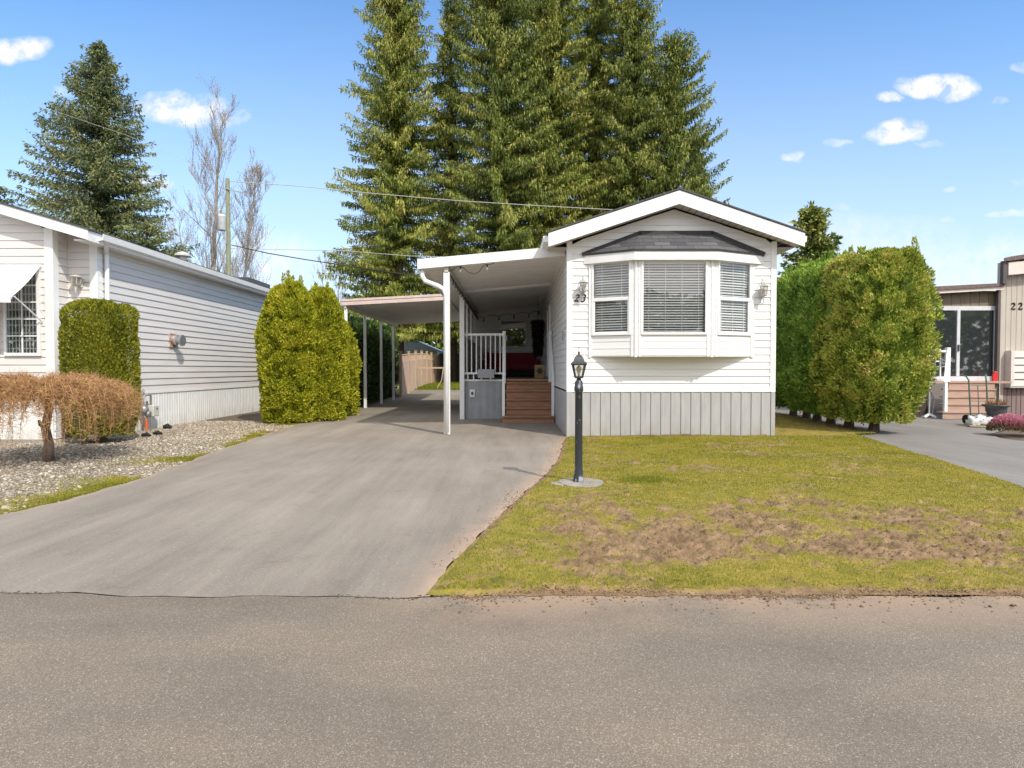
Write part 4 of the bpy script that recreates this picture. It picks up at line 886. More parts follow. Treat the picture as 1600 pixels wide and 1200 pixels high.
m.lathe((lx, ly, zl1+.11), [(.014, 0), (.011, .02), (.017, .028), (.004, .045), (.002, .11)], 8)
m.lathe((lx, ly, zt), [(.02, -.01), (.03, .015), (.018, .03)], 10); ln = m.build('lantern', BLACKM, lp)
m = MB(); m.lathe((lx, ly, zl0+.012), [(wb/s2*.98, 0), (wt/s2*.94, zl1-zl0-.02)], 4, True); m.build('lantern_glass', LAMPG, ln)
m = MB(); m.lathe((lx, ly, zl0+.01), [(.012, 0), (.013, .03), (.03, .075), (.032, .10), (.018, .125), (.003, .135)], 12); m.build('bulb', BULB, ln, True)

# ------------------------------------------------------------------ neighbour on the left (pale grey home)
nh = thing('mobile_home', 'pale grey vinyl-sided home with white corner boards and an awning', 'house', (-12, 12.65, 0))
NX = P(155, 600, 12.65).x; NYB = 22.0; BX = P(86, 600, 12.25).x; YB1 = 12.25; YB2 = 12.65; YNF = 11.95
zs = .87; s1_ = P(0, 318, YNF); s2_ = P(155, 364, YNF); nsl = (s1_.z-s2_.z)/(s2_.x-s1_.x); nfh = .20
def nroof(x): return s2_.z - nsl*(x-s2_.x)
EX = NX+.30
m = MB(); e2_ = .1555
XB0 = -20.0; RIDGE = NX-3.9
def sp_bump(z):
    xm = min(BX, s2_.x+(s2_.z-nfh-z)/nsl); x0_ = 2*RIDGE-NX if z < nroof(NX)-nfh else RIDGE-(nroof(RIDGE)-nfh-z)/nsl
    return [(max(x0_, XB0)-XB0, xm-XB0)]
siding(m, (XB0, YB1, 0), (1,0,0), (0,-1,0), zs, nroof(RIDGE)-nfh, e2_, sp_bump)
siding(m, (BX, YB2, 0), (1,0,0), (0,-1,0), zs, nroof(BX)-nfh, e2_, lambda z: [(0, min(NX, s2_.x+(s2_.z-nfh-z)/nsl)-BX)])
siding(m, (NX, YB2, 0), (0,1,0), (1,0,0), zs, nroof(NX)-.05, e2_, lambda z: [(0, NYB-YB2)], .024)
siding(m, (BX, YB1, 0), (0,1,0), (1,0,0), zs, nroof(BX)-nfh, e2_, lambda z: [(0, YB2-YB1)])
m.add([(XB0,NYB,0),(NX,NYB,0),(NX,NYB,nroof(NX)-.1),(RIDGE,NYB,nroof(RIDGE)-.1),(XB0,NYB,nroof(NX)-.1)], [(0,1,2,3,4)])
m.build('wall', NSIDE, nh)
m = MB(); ribbed(m, (NX, YB2, 0), (0,1,0), (1,0,0), -.02, zs-.03, NYB-YB2, .11, .016, .008); ribbed(m, (XB0, YB1, 0), (1,0,0), (0,-1,0), -.02, zs-.03, BX-XB0, .11, .016, .008); ribbed(m, (BX, YB2, 0), (1,0,0), (0,-1,0), -.02, zs-.03, NX-BX, .11, .016, .008)
m.build('skirting', NSKIRT, nh)
m = MB(); m.box(NX-.14, NX+.022, YB2-.035, YB2+.12, 0, nroof(NX)-.2); m.box(BX-.15, BX+.024, YB1-.03, YB1+.12, 0, nroof(BX)-nfh+.03); m.box(NX+.002, NX+.03, YB2+.12, NYB, zs-.04, zs+.015)
m.box(XB0, BX-.15, YB1-.03, YB1, zs-.05, zs+.01); m.build('corner_board', TRIM, nh)
m = MB(); xa = RIDGE
m.prism([(xa, YNF, nroof(xa)-nfh), (EX, YNF, nroof(EX)-nfh), (EX, YNF, nroof(EX)), (xa, YNF, nroof(xa))], (0,.03,0))
m.prism([(2*RIDGE-EX, YNF, nroof(EX)-nfh), (xa, YNF, nroof(xa)-nfh), (xa, YNF, nroof(xa)), (2*RIDGE-EX, YNF, nroof(EX))], (0,.03,0)); m.build('fascia', TRIM, nh)
m = MB(); m.prism([(EX, YNF+.03, nroof(EX)-.21), (EX-.03, YNF+.03, nroof(EX)-.21), (EX-.03, YNF+.03, nroof(EX)-.01), (EX, YNF+.03, nroof(EX)-.01)], (0, NYB-YNF+.2, 0))
m.prism([(EX+.002, YNF+.3, nroof(EX)-.16), (EX+.09, YNF+.3, nroof(EX)-.14), (EX+.11, YNF+.3, nroof(EX)-.02), (EX+.095, YNF+.3, nroof(EX)-.02), (EX+.08, YNF+.3, nroof(EX)-.12), (EX+.002, YNF+.3, nroof(EX)-.14)], (0, NYB-YNF-.1, 0)); m.build('gutter', TRIM, nh)
m = MB(); m.box(NX, EX-.03, YNF+.03, NYB+.15, nroof(EX)-.20, nroof(EX)-.19); m.prism([(RIDGE, YNF+.03, nroof(RIDGE)-nfh+.02), (EX-.03, YNF+.03, nroof(EX)-nfh+.02), (EX-.03, YNF+.03, nroof(EX)-nfh+.03), (RIDGE, YNF+.03, nroof(RIDGE)-nfh+.03)], (0, .75, 0)); m.build('soffit', TRIM, nh)
m = MB()
m.prism([(2*RIDGE-EX-.03, YNF-.02, nroof(EX+.03)+.002), (xa, YNF-.02, nroof(xa)+.003), (EX+.03, YNF-.02, nroof(EX+.03)+.002), (EX+.03, YNF-.02, nroof(EX+.03)+.035), (xa, YNF-.02, nroof(xa)+.05), (2*RIDGE-EX-.03, YNF-.02, nroof(EX+.03)+.035)], (0, NYB-YNF+.25, 0)); m.build('roof', SHING, nh)
# roof furniture
m = MB(); m.lathe((NX-.25, 16.4, nroof(NX-.25)), [(.09, 0), (.09, .12), (.20, .14), (.20, .19), (.05, .26)], 14); m.build('roof_vent', BEIGEB, nh)
m = MB(); m.box(NX-.55, NX-.05, 20.0, 21.8, nroof(NX)+.04, nroof(NX)+.20); m.build('roof_ridge_cap', SHING, nh); m = MB(); m.lathe((NX+.28, 21.9, nroof(NX)-.1), [(.06, 0), (.06, .35)], 10); m.build('flue', BLACKM, nh)
# downspout
p = P(165, 380, YB2+.15); m = MB(); m.tube([(EX+.03, YNF+.5, nroof(EX)-.14), (NX+.09, YB2+.16, nroof(EX)-.30), (NX+.08, YB2+.18, nroof(EX)-.45), (NX+.08, YB2+.18, .1)], .045, 8); m.build('downspout', TRIM, nh)
# window with muntins and awning
w0 = P(10, 556, YB1); w1 = P(64, 415, YB1); m = MB()
def fr2(m, a, b, c, d, y0, y1): m.box(a, b, y0, y1, c, d)
wz0, wz1, wx0, wx1 = w0.z, w1.z, w0.x, w1.x
m.box(wx0, wx1, YB1-.06, YB1-.0, wz0, wz0+.06); m.box(wx0, wx1, YB1-.06, YB1, wz1-.06, wz1); m.box(wx0, wx0+.05, YB1-.06, YB1, wz0+.06, wz1-.06); m.box(wx1-.06, wx1, YB1-.06, YB1, wz0+.06, wz1-.06)
gx0, gx1, gz0, gz1 = wx0+.05, wx1-.06, wz0+.06, wz1-.06
m.box((gx0+gx1)/2-.012, (gx0+gx1)/2+.012, YB1-.05, YB1-.035, gz0, gz1)
for k in range(1, 5): z = lerp(gz0, gz1, k/5); m.box(gx0, gx1, YB1-.052, YB1-.038, z-.012, z+.012)
wn_ = m.build('window', TRIM, nh); m = MB(); m.box(gx0, gx1, YB1-.033, YB1-.028, gz0, gz1); m.build('window_glass', GLASS, wn_)
m = MB(); m.box(gx0-.01, gx1+.01, YB1-.018, YB1-.0165, gz0-.01, gz1+.01); m.build('dark_backing', DARKIN, wn_)
m = MB(); random.seed(9)
for i in range(9):
    x = lerp(gx0, gx1, (i+.5)/9); w_ = .022; m.box(x-w_/2, x+w_/2, YB1-.0265, YB1-.022, gz0, gz1)
m.build('vertical_blinds', BLIND, wn_)
m = MB(); m.box(-10.9, P(2, 560, YB1).x, YB1-.05, YB1-.002, wz0-.02, P(2,470,YB1).z+.2); m.build('shutter', TRIM, nh)
AX1 = P(67, 414, YB1).x; AZ1 = P(50, 414, YB1).z; AF = P(15, 466, YB1-.8)
m = MB(); nA = 10; top = Vector((0, YB1-.04, AZ1)); front = Vector((0, YB1-.8, AF.z+.12))
rows_ = []
for i in range(nA+1):
    t = i/nA; y = lerp(YB1-.04, YB1-.80, t); z = lerp(AZ1, AF.z+.02, t) - .10*math.sin(math.pi*t)*.5; rows_.append((y, z))
vs = [(x, y, z) for (y, z) in rows_ for x in (-13.2, AX1)]
vs2 = [(x, y-.004, z-.008) for (x, y, z) in vs]; b = len(vs)
m.add(vs+vs2, [(2*i, 2*i+1, 2*i+3, 2*i+2) for i in range(nA)] + [(b+2*i, b+2*i+2, b+2*i+3, b+2*i+1) for i in range(nA)] + [(2*i+1, b+2*i+1, b+2*i+3, 2*i+3) for i in range(nA)])
yv, zv = rows_[-1]; m.box(-13.2, AX1, yv-.008, yv-.0, zv-.10, zv+.012)
aw = m.build('awning', CANVAS, nh)
m = MB(); m.tube([(AX1-.03, YB1-.80, AF.z), (AX1-.02, YB1-.70, AF.z+.05), (AX1+.0, YB1-.04, P(70, 503, YB1).z)], .014, 8); m.tube([(-13.2, YB1-.79, AF.z-.0), (AX1, YB1-.79, AF.z-.0)], .018, 8)
m.tube([(AX1-.08, YB1-.06, AZ1-.75), (AX1+.1, YB1-.03, P(70, 503, YB1).z+.0)], .004, 4); m.build('awning_arm', TRIM, aw)
c = P(118, 439, YB2-.17); carriage_lamp(nh, (c.x, YB2-.17, c.z), scroll=False, h=.22, w=.21, mat=simple('cream_painted_metal', (.62,.58,.50), (.55,.51,.44), 6, .5), tail=True)
# side-wall flue terminal
Yv = -NX*950/(800-269); pz = P(275, 532, Yv).z
m = MB(); m.box(NX+.01, NX+.05, Yv-.16, Yv+.16, pz-.17, pz+.17); m.tube([(NX+.05, Yv, pz), (NX+.13, Yv, pz)], .12, 18); vt = m.build('wall_vent', RUST, nh)
m = MB(); m.tube([(NX+.13, Yv, pz), (NX+.24, Yv, pz)], .09, 14); m.tube([(NX+.24, Yv, pz), (NX+.29, Yv, pz)], .14, 20); m.build('vent_cap', GREYM, vt)
# gas meter
Yg = 14.05; gm_ = thing('gas_meter', 'grey gas meter with looped pipes against the white skirting', 'gas meter', (NX+.2, Yg, 0))
gx = NX+.14; m = MB()
m.tube([(gx, Yg-.15, .02), (gx, Yg-.15, .72), (gx+.02, Yg-.12, .80), (gx+.02, Yg+.12, .80), (gx, Yg+.16, .74), (gx, Yg+.16, .52)], .022, 8)
m.tube([(gx, Yg-.15, .60), (gx, Yg+.02, .66), (gx, Yg+.02, .30)], .02, 8); m.tube([(gx, Yg-.10, .80), (gx, Yg-.10, .92), (NX, Yg+.1, .93)], .016, 8); m.build('pipes', GALV, gm_, True)
m = MB(); m.tube([(gx+.02, Yg-.22, .48), (gx+.02, Yg-.1, .48)], .09, 14); m.tube([(gx-.0, Yg-.05, .38), (gx+.1, Yg-.05, .38)], .07, 14); m.build('regulator', GALV, gm_, True)
m = MB(); m.box(gx-.04, gx+.12, Yg+.06, Yg+.30, .30, .56); mb_ = m.build('meter_box', BEIGEB, gm_, bevel=.02)
m = MB(); m.tube([(gx+.121, Yg+.2, .48), (gx+.13, Yg+.2, .48)], .022, 10); m.build('dial', BLACKM, mb_)
mk = thing('marker_stake', 'short orange plastic marker stake below the gas meter', 'stake', (gx+.04, Yg-.1, 0)); m = MB(); m.lathe((gx+.05, Yg-.1, 0), [(.03, 0), (.03, .24), (.012, .26)], 10); m.build('stake_body', ORANGE, mk)
for i, (a, b, s) in enumerate(((228, 681, 0), (261, 668, 1), (246, 678, 0))):
    Y_ = 1.4*950/(b-577)*.985; q_ = P(a, b, Y_); m = MB()
    m.tube([(q_.x-.09, Y_, .03), (q_.x, Y_+.02, .05), (q_.x+.09, Y_+.01, .02)], [.03, .045, .025] if s == 0 else [.04, .07, .035], 7)
    o = m.build('bark_chunk', BLK, None); tag(o, ['black drainage pipe stub lying on gravel nearest the clipped cedar', 'upright dark lump on the gravel against the white skirting', 'thin dark pipe offcut on gravel right of the orange stake'][i], 'debris')

# ------------------------------------------------------------------ neighbour on the right (tan home 22)
YR = 18.5; RX = P(1563, 500, YR).x
rh = thing('mobile_home', 'tan mobile home with number 22 and a glazed side room', 'house', (RX+1, YR, 0))
zr0 = P(1580, 606, YR).z; zr1 = P(1570, 432, YR).z; zr2 = P(1570, 405, YR).z
m = MB(); ribbed(m, (RX, YR, 0), (1,0,0), (0,-1,0), zr0, zr1+.05, 4.3, .16, .012, .008); ribbed(m, (RX+5.0, YR+6.0, 0), (-.64,-.768,0), (-.768,.64,0), zr0, zr1+.3, 7.8, .16, .012, .008)
m.box(RX-.02, RX+.10, YR-.03, YR+.12, 0, zr2-.1); m.build('wall', TAN, rh)
m = MB(); ribbed(m, (RX+.1, YR, 0), (1,0,0), (0,-1,0), 0, zr0, 4.2, .14, .02, .012); m.build('skirting', BROWNS, rh)
m = MB(); m.prism([(RX-.02, YR-.30, zr1), (RX+4.4, YR-.30, zr1+.42), (RX+4.4, YR-.30, zr1+.75), (RX-.02, YR-.30, zr2-.14)], (0, .28, 0)); m.build('fascia', TANL, rh)
m = MB(); m.prism([(RX-.22, YR-.36, zr2-.13), (RX+2.2, YR-.36, zr2+.18), (RX+4.6, YR-.36, zr2-.1), (RX+4.6, YR-.36, zr2+.10), (RX+2.2, YR-.36, zr2+.36), (RX+.0, YR-.36, zr2+.02), (RX-.22, YR-.36, zr2-.03)], (5.2, 6.2, 0)); rf = m.build('roof', BROWNR, rh)
m = MB(); m.box(RX-.16, RX-.05, YR-.28, YR-.16, P(1560,445,YR).z, zr2-.10); m.box(RX-.12, RX-.04, YR-.06, YR+.04, 1.0, P(1560,445,YR).z+.0); m.box(RX-.1, RX-.03, YR-.0, YR+.1, .05, 2.9); m.build('downspout', simple('dark_gutter', (.10,.085,.08), (.08,.07,.065), 4, .5), rh)
lz0, lz1 = P(1580, 605, YR).z, P(1580, 548, YR).z
lv = MB()
lv.box(RX+.16, RX+1.6, YR-.22, YR-.012, lz0-.01, lz0+.03); lv.box(RX+.16, RX+.26, YR-.24, YR-.012, lz0+.03, lz1)
for k in range(5): z = lz0+.03+(lz1-lz0-.03)*k/5; h = (lz1-lz0-.03)/5; lv.prism([(RX+.26, YR-.24, z+.008), (RX+.26, YR-.2, z+h-.01), (RX+.26, YR-.05, z+h-.01), (RX+.26, YR-.05, z+.008)], (1.34, 0, 0))
lv.build('window_shutter', TANL, rh)
for i in range(2):
    m = MB(); p = P(1580.0 + i*11, 483.5, YR-.02); digit(m, '2', p.x, p.z, YR-.03, .19, 0, .19); m.build('house_number', NUMM, rh)
# side room with sliding door
YE = 18.64; x0, x1 = 11.2, RX-.03; zt1 = P(1500, 470, YE).z; zd0 = P(1500, 592, YE).z
m = MB(); hz0, hz1 = P(1500, 481, YE).z, zt1+.30
ribbed(m, (x0, YE, 0), (1,0,0), (0,-1,0), hz0+.05, hz1, x1-x0, .28, .014, .014); m.build('side_room_wall', OLIVE, rh)
m = MB(); m.prism([(x0-.3, YE-.35, hz1-.12), (x1+.02, YE-.35, hz1+.10), (x1+.02, YE-.35, hz1+.20), (x0-.3, YE-.35, hz1+.0)], (0, 5, 0)); sr = m.build('side_room_roof', BROWNR, rh)
m = MB(); m.prism([(x0-.28, YE-.30, hz1-.22), (x1-.02, YE-.30, hz1+.0), (x1-.02, YE-.30, hz1+.10), (x0-.28, YE-.30, hz1-.12)], (0, .04, 0)); m.build('side_room_fascia', TANL, sr)
sd_ = MB(); gz0_, gz1_ = zd0+.08, hz0-.08
for (a, b, c, d) in ((x0, x1, gz1_, hz0+.05), (x0, x1, zd0-.06, gz0_)): sd_.box(a, b, YE-.05, YE+.03, c, d)
xm = P(1496, 500, YE).x; xq = P(1552, 500, YE).x
for a in (x0, xm-.04, xq): sd_.box(a, a+.09, YE-.055, YE+.03, gz0_, gz1_)
sdo = sd_.build('sliding_door', simple('grey_white_frame', (.62,.63,.66), (.56,.57,.6), 4, .45), rh)
m = MB(); m.box(x0+.09, xm-.04, YE-.02, YE-.01, gz0_, gz1_); m.box(xm+.05, xq, YE-.03, YE-.02, gz0_, gz1_); m.build('door_glass', DGLASS, sdo)
m = MB(); m.box(xm-.02, xm+.02, YE-.085, YE-.055, 1.95, 2.15); m.build('door_handle', BLACKM, sdo)
m = MB(); m.box(xq+.09, x1+.02, YE-.02, YE+.03, 0, hz1); m.build('trim_panel', TANL, rh)
# deck, steps and railing
dk = thing('porch', 'pinkish wooden steps and deck with white railing at the tan home', 'steps', (13.8, 18.6, 0))
sx0, sx1 = P(1475, 640, 17.2).x, P(1557, 640, 17.6).x
m = MB(); m.box(11.3, x1, 17.99, YE-.06, zd0-.12, zd0-.06); m.build('deck', PINKD, dk)
m = MB(); ribbed(m, (11.3, 18.02, 0), (1,0,0), (0,-1,0), 0, zd0-.13, sx0-11.3+.2, .2, .015, .012); m.build('skirting', DBROWN, dk)
for k in range(5):
    z1 = (zd0-.07)*(k+1)/5; z0 = (zd0-.07)*k/5; y = 17.08+.21*k
    xa_ = P(1474+k*2.2, 600, y).x; xb_ = P(1557, 600, y).x; m = MB(); m.box(xa_, xb_, y, y+.26, z1-.04, z1); m.box(xa_+.02, xb_-.02, y+.035, y+.055, z0, z1-.04); m.build('step', PINKD, dk)
px0 = P(1486, 600, 17.9).x; zt2 = P(1481, 543, 18.0).z; xx = P(1481, 600, 18.0).x
m = MB(); m.box(xx-.05, xx+.05, 17.97, 18.07, zd0-.1, zt2); xh = P(1477, 600, 17.2).x; m.beam((xx, 18.0, zt2-.12), (xh, 17.2, 1.0), .07, .11); m.box(xh-.04, xh+.04, 17.15, 17.23, .18, 1.02)
m.box(11.3, xx, 18.0, 18.05, zt2-.14, zt2-.08); m.box(11.3, xx, 18.0, 18.05, zd0+.02, zd0+.07)
for i in range(9): x = xx-.22*(i+1); m.box(x-.012, x+.012, 18.01, 18.04, zd0+.07, zt2-.14)
m.build('railing', TRIM, dk)
# white metal chair on the deck
cx = P(1466, 600, 18.3).x; ch = thing('patio_chair', 'white metal slatted chair on the deck of the tan home', 'chair', (cx, 18.3, zd0-.06))
m = MB(); zb = zd0-.06; hw = .42
for sx_ in (-1, 1): m.tube([(cx+sx_*hw/2, 18.15, zb), (cx+sx_*hw/2, 18.15, zb+.62)], .014, 6); m.tube([(cx+sx_*hw/2, 18.5, zb), (cx+sx_*hw/2, 18.53, zb+.98)], .014, 6); m.tube([(cx+sx_*hw/2, 18.15, zb+.62), (cx+sx_*hw/2, 18.51, zb+.64)], .014, 6)
m.build('frame', TRIM, ch)
m = MB(); m.box(cx-hw/2, cx+hw/2, 18.15, 18.53, zb+.42, zb+.45); m.build('seat', TRIM, ch)
m = MB()
for k in range(3): m.beam((cx-hw/2, 18.53, zb+.6+.17*k), (cx+hw/2, 18.53, zb+.6+.17*k), .02, .035)
m.beam((cx-hw/2, 18.52, zb+.45), (cx+hw/2, 18.52, zb+.94), .015, .015); m.build('backrest', TRIM, ch)
# parasol stand
q_ = P(1452, 647, 17.5); ps = thing('parasol_stand', 'bare white parasol pole on splayed feet beside the deck skirting', 'parasol stand', (q_.x, 17.5, 0))
m = MB(); m.tube([(q_.x, 17.5, .05), (q_.x, 17.5, 1.55)], .022, 8); m.build('pole', TRIM, ps)
m = MB()
for a in range(4): t = a*math.pi/2+.4; m.beam((q_.x, 17.5, .12), (q_.x+.2*math.cos(t), 17.5+.2*math.sin(t), .02), .05, .04)
m.build('feet', TRIM, ps)
m = MB(); m.tube([(q_.x-.02, 17.48, .85), (q_.x+.10, 17.45, .55), (q_.x+.06, 17.46, .10)], .02, 6); hose = m.build('folded_fabric', simple('faded_mauve', (.35,.27,.33), (.3,.22,.28), 5, .8), ps)
q_ = P(1447, 640, 18.0); bs = thing('blue_tub', 'small blue plastic tub on the deck edge by the railing', 'tub', (P(1457,590,18.1).x, 18.1, zd0-.06)); m = MB(); m.lathe((P(1457,590,18.1).x, 18.15, zd0-.06), [(.10, 0), (.13, .14), (.14, .15)], 12); m.build('tub_body', BLUEP, bs)
# hand truck
ht = thing('hand_truck', 'green steel hand truck standing in front of the pinkish steps', 'hand truck', (11.9, 15.3, 0))
Yh = 15.4; a = P(1517.5, 640, Yh).x; b = P(1545, 640, Yh).x; zt = P(1517, 587, Yh).z; m = MB()
m.tube([(a, Yh, .06), (a, Yh+.1, zt-.12), (a-.02, Yh+.16, zt-.02), (a-.09, Yh+.24, zt+.02)], .018, 8); m.tube([(b, Yh, .06), (b, Yh+.1, zt-.12), (b+.03, Yh+.16, zt-.02), (b+.10, Yh+.24, zt+.03)], .018, 8)
for f in (.18, .48, .80): m.tube([(a, Yh+.1*f, zt*f), (b, Yh+.1*f, zt*f)], .011, 6)
m.tube([((a+b)/2, Yh+.02, .1), ((a+b)/2, Yh+.09, zt*.8)], .010, 6); m.build('frame', GREENM, ht)
m = MB(); m.box(a-.02, b+.02, Yh-.28, Yh+.02, .02, .035); m.build('toe_plate', GREENM, ht)
for x in (a-.03, b+.03): m = MB(); m.tube([(x-.025, Yh+.12, .12), (x+.025, Yh+.12, .12)], .12, 16); m.build('wheel', BLK, ht)
# white sack
bx_ = P(1532, 662, 15.0).x; sk_ = thing('sack', 'white plastic sack slumped across the foot of the hand truck', 'bag', (bx_, 14.95, 0))
me = bpy.data.meshes.new('sack_body'); n = 20; vs = []; fs = []
for i in range(n+1):
    for j in range(n):
        u = math.pi*i/n; v = 2*math.pi*j/n; x = .34*math.copysign(abs(math.cos(u))**.7, math.cos(u)); rr = max(math.sin(u), 0)**.45
        y = .16*rr*math.copysign(abs(math.cos(v))**.7, math.cos(v)); z = .12*rr*math.copysign(abs(math.sin(v))**.7, math.sin(v))
        w_ = .026*math.sin(31*x+3*v)+.022*math.sin(5*v+17*x)+.012*math.sin(47*x-7*v)
        vs.append((bx_+x+.2*z, 14.95+y+w_*rr, max(.035, .13+z*(.95-1.3*x)+.035*math.sin(x*9+1)+w_*rr)))
for i in range(n):
    for j in range(n): fs.append((i*n+j, i*n+(j+1) % n, (i+1)*n+(j+1) % n, (i+1)*n+j))
me.from_pydata(vs, [], fs); finish('sack_body', me, BAGW, sk_, True)
bd = thing('board', 'thin weathered plank lying flat under the white sack', 'plank', (bx_, 14.8, 0)); m = MB(); m.beam((bx_-.42, 14.82, .02), (bx_+.12, 14.68, .015), .10, .025); m.build('plank', OLDW, bd)
# urn
ux = P(1556, 660, 14.9).x; un = thing('urn', 'dark cast iron urn planter beside the white sack', 'planter', (ux, 14.9, 0))
zu = P(1556, 632, 14.9).z
m = MB(); s = zu/.6; m.lathe((ux, 14.9, 0), [(.15, 0), (.15, .04), (.08, .07), (.055, .16*s), (.09, .22*s), (.17, .30*s), (.21, .42*s), (.22, .52*s), (.29, .57*s), (.29, .60*s), (.24, .59*s), (.2, .55*s)], 24); m.build('bowl', URNM, un, True)
m = MB()
for k in range(24): t = 2*math.pi*k/24; m.beam((ux+.10*math.cos(t), 14.9+.10*math.sin(t), .23*s), (ux+.215*math.cos(t), 14.9+.215*math.sin(t), .44*s), .018, .012)
m.build('fluting', URNM, un)
L = Leaves(); r_ = np.random.default_rng(2); n = 160; a = r_.uniform(0, 6.283, n); rr = .2*np.sqrt(r_.random(n)); Pp = np.stack([ux+rr*np.cos(a), 14.9+rr*np.sin(a), np.full(n, .56*s)], 1)
D = np.stack([np.cos(a)*.4, np.sin(a)*.4, np.ones(n)], 1); Vv, F = cards(Pp, D, r_.uniform(.05, .22, n), .02, r_); L.add(Vv, F, r_.random(n)); L.build('dry_stems', LITTER, un)
m = MB(); p = P(1554, 592, 18.2); rd = thing('scoop', 'red plastic scoop hanging at the corner of the tan home', 'scoop', (p.x, 18.2, p.z)); m.prism([(p.x-.06, 18.2, p.z-.15), (p.x+.1, 18.2, p.z-.13), (p.x+.12, 18.2, p.z+.2), (p.x+.02, 18.2, p.z+.24), (p.x-.05, 18.2, p.z+.1)], (0, .06, 0)); m.build('scoop_blade', REDP, rd, bevel=.02)
m = MB(); m.tube([(p.x+.03, 18.22, p.z-.14), (p.x+.02, 18.18, .02)], .016, 6); m.build('handle', OLDW, rd)

# ------------------------------------------------------------------ shrubs and hedges
def hedge_body(L, c, rx, ry, z0, z1, n, seed, size=.10, lump=.16, sq=.5, lean=(0,0), tips=0, topr=.45, wd=.45, tintlo=0., inner=.2, botr=.75, face=None, toptint=0):
    """leafy column: sprays over and just under the surface of a lumpy rounded column"""
    r = np.random.default_rng(seed)
    t = r.random(n)**.95; a = r.uniform(0, 2*math.pi, n); top = r.random(n) < .12
    prof = lambda t: np.clip(np.minimum(botr+(1-botr)*t/.22, 1), 0, 1)*np.where(t > 1-topr, np.sqrt(np.clip(1-((t-(1-topr))/topr)**2*.93, 0, 1))**(.8), 1)
    p = prof(t); lum = 1 + lump*(fbm(a*2.2+seed*3.1+np.sin(a)*2, t*(z1-z0)*1.3, 1.0, 4, seed, .6)-.5)*2
    dep = 1-inner*r.random(n)**2.2
    dep = np.where(top, np.sqrt(r.random(n)), dep); t = np.where(top, np.where(r.random(n) < .8, .93+.07*r.random(n), t), t); p = prof(t)
    ca, sa = np.cos(a), np.sin(a)
    ca2 = np.sign(ca)*np.abs(ca)**(1-.4*sq); sa2 = np.sign(sa)*np.abs(sa)**(1-.4*sq)
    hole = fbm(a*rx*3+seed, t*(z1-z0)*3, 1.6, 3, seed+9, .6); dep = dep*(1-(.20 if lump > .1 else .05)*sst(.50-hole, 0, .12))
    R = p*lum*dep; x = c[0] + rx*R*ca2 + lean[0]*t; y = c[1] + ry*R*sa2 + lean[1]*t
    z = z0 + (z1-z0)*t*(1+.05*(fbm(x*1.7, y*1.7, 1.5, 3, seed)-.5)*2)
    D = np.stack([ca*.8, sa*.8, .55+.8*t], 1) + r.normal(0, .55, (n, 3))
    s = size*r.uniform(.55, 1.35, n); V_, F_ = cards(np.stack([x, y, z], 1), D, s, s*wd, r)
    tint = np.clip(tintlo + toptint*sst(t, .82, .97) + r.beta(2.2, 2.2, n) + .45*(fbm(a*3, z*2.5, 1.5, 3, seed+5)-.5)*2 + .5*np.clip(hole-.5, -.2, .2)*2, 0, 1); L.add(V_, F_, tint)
    # coarse inner body in the darkest leaf tint, showing through the small gaps
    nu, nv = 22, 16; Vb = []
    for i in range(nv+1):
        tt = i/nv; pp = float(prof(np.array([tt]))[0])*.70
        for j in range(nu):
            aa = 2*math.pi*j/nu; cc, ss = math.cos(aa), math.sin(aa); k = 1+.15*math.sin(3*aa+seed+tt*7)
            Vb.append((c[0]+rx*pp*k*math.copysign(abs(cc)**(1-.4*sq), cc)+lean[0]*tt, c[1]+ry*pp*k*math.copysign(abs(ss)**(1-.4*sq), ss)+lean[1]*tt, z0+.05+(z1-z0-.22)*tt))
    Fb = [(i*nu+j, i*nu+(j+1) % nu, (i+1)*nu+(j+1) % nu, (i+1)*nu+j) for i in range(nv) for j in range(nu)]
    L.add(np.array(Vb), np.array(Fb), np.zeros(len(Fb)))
def tips(L, c, rx, ry, z, n, seed, h=.35, size=.08):
    r = np.random.default_rng(seed)
    for _ in range(n):
        x = c[0]+rx*r.uniform(-1, 1); y = c[1]+ry*r.uniform(-1, 1); hh = h*r.uniform(.5, 1.2); k = int(130*hh/.35); t = r.random(k); a = r.uniform(0, 6.28, k); rr = .09*(1-t)*np.sqrt(r.random(k))+.01
        Pp = np.stack([x+rr*np.cos(a), y+rr*np.sin(a), z-.1+hh*t], 1); D = np.stack([np.cos(a)*.6, np.sin(a)*.6, np.ones(k)*1.2], 1); s = size*r.uniform(.6, 1.2, k)
        V_, F_ = cards(Pp, D, s, s*.45, r); L.add(V_, F_, r.beta(3, 2, k))
def shrub(name, label, cat, c, rx, ry, z0, z1, n, seed, mat, group=None, trunk=.08, tipn=0, **kw):
    t = thing(name, label, cat, (c[0], c[1], 0), group); L = Leaves(); hedge_body(L, c, rx, ry, z0, z1, n, seed, **kw)
    ln = kw.get('lean', (0,0))
    if tipn: tips(L, (c[0]+ln[0], c[1]+ln[1]), rx*.45, ry*.45, z1-.03, tipn, seed+1, size=kw.get('size', .1))
    L.build('crown', mat, t); m = MB(); tx = kw.get('_', 0)
    m.tube([(c[0], c[1], -.03), (c[0]+.02, c[1], z0*.5+.1), (c[0]-.02+ln[0]*.4, c[1], z1*.5)], [trunk*1.3, trunk, trunk*.5], 8); m.build('trunk', BARK, t); return t
# clipped column at the left home, driven by what is seen
c = P(161, 600, 11.75); shrub('clipped_cedar', 'flat-topped clipped green cedar column at the corner of the grey home', 'shrub', (c.x-.03, 11.75), .60, .58, .12, 2.70, 42000, 11, TOPI, size=.045, lump=.05, sq=.45, topr=.12, inner=.13, botr=.8, wd=.5)
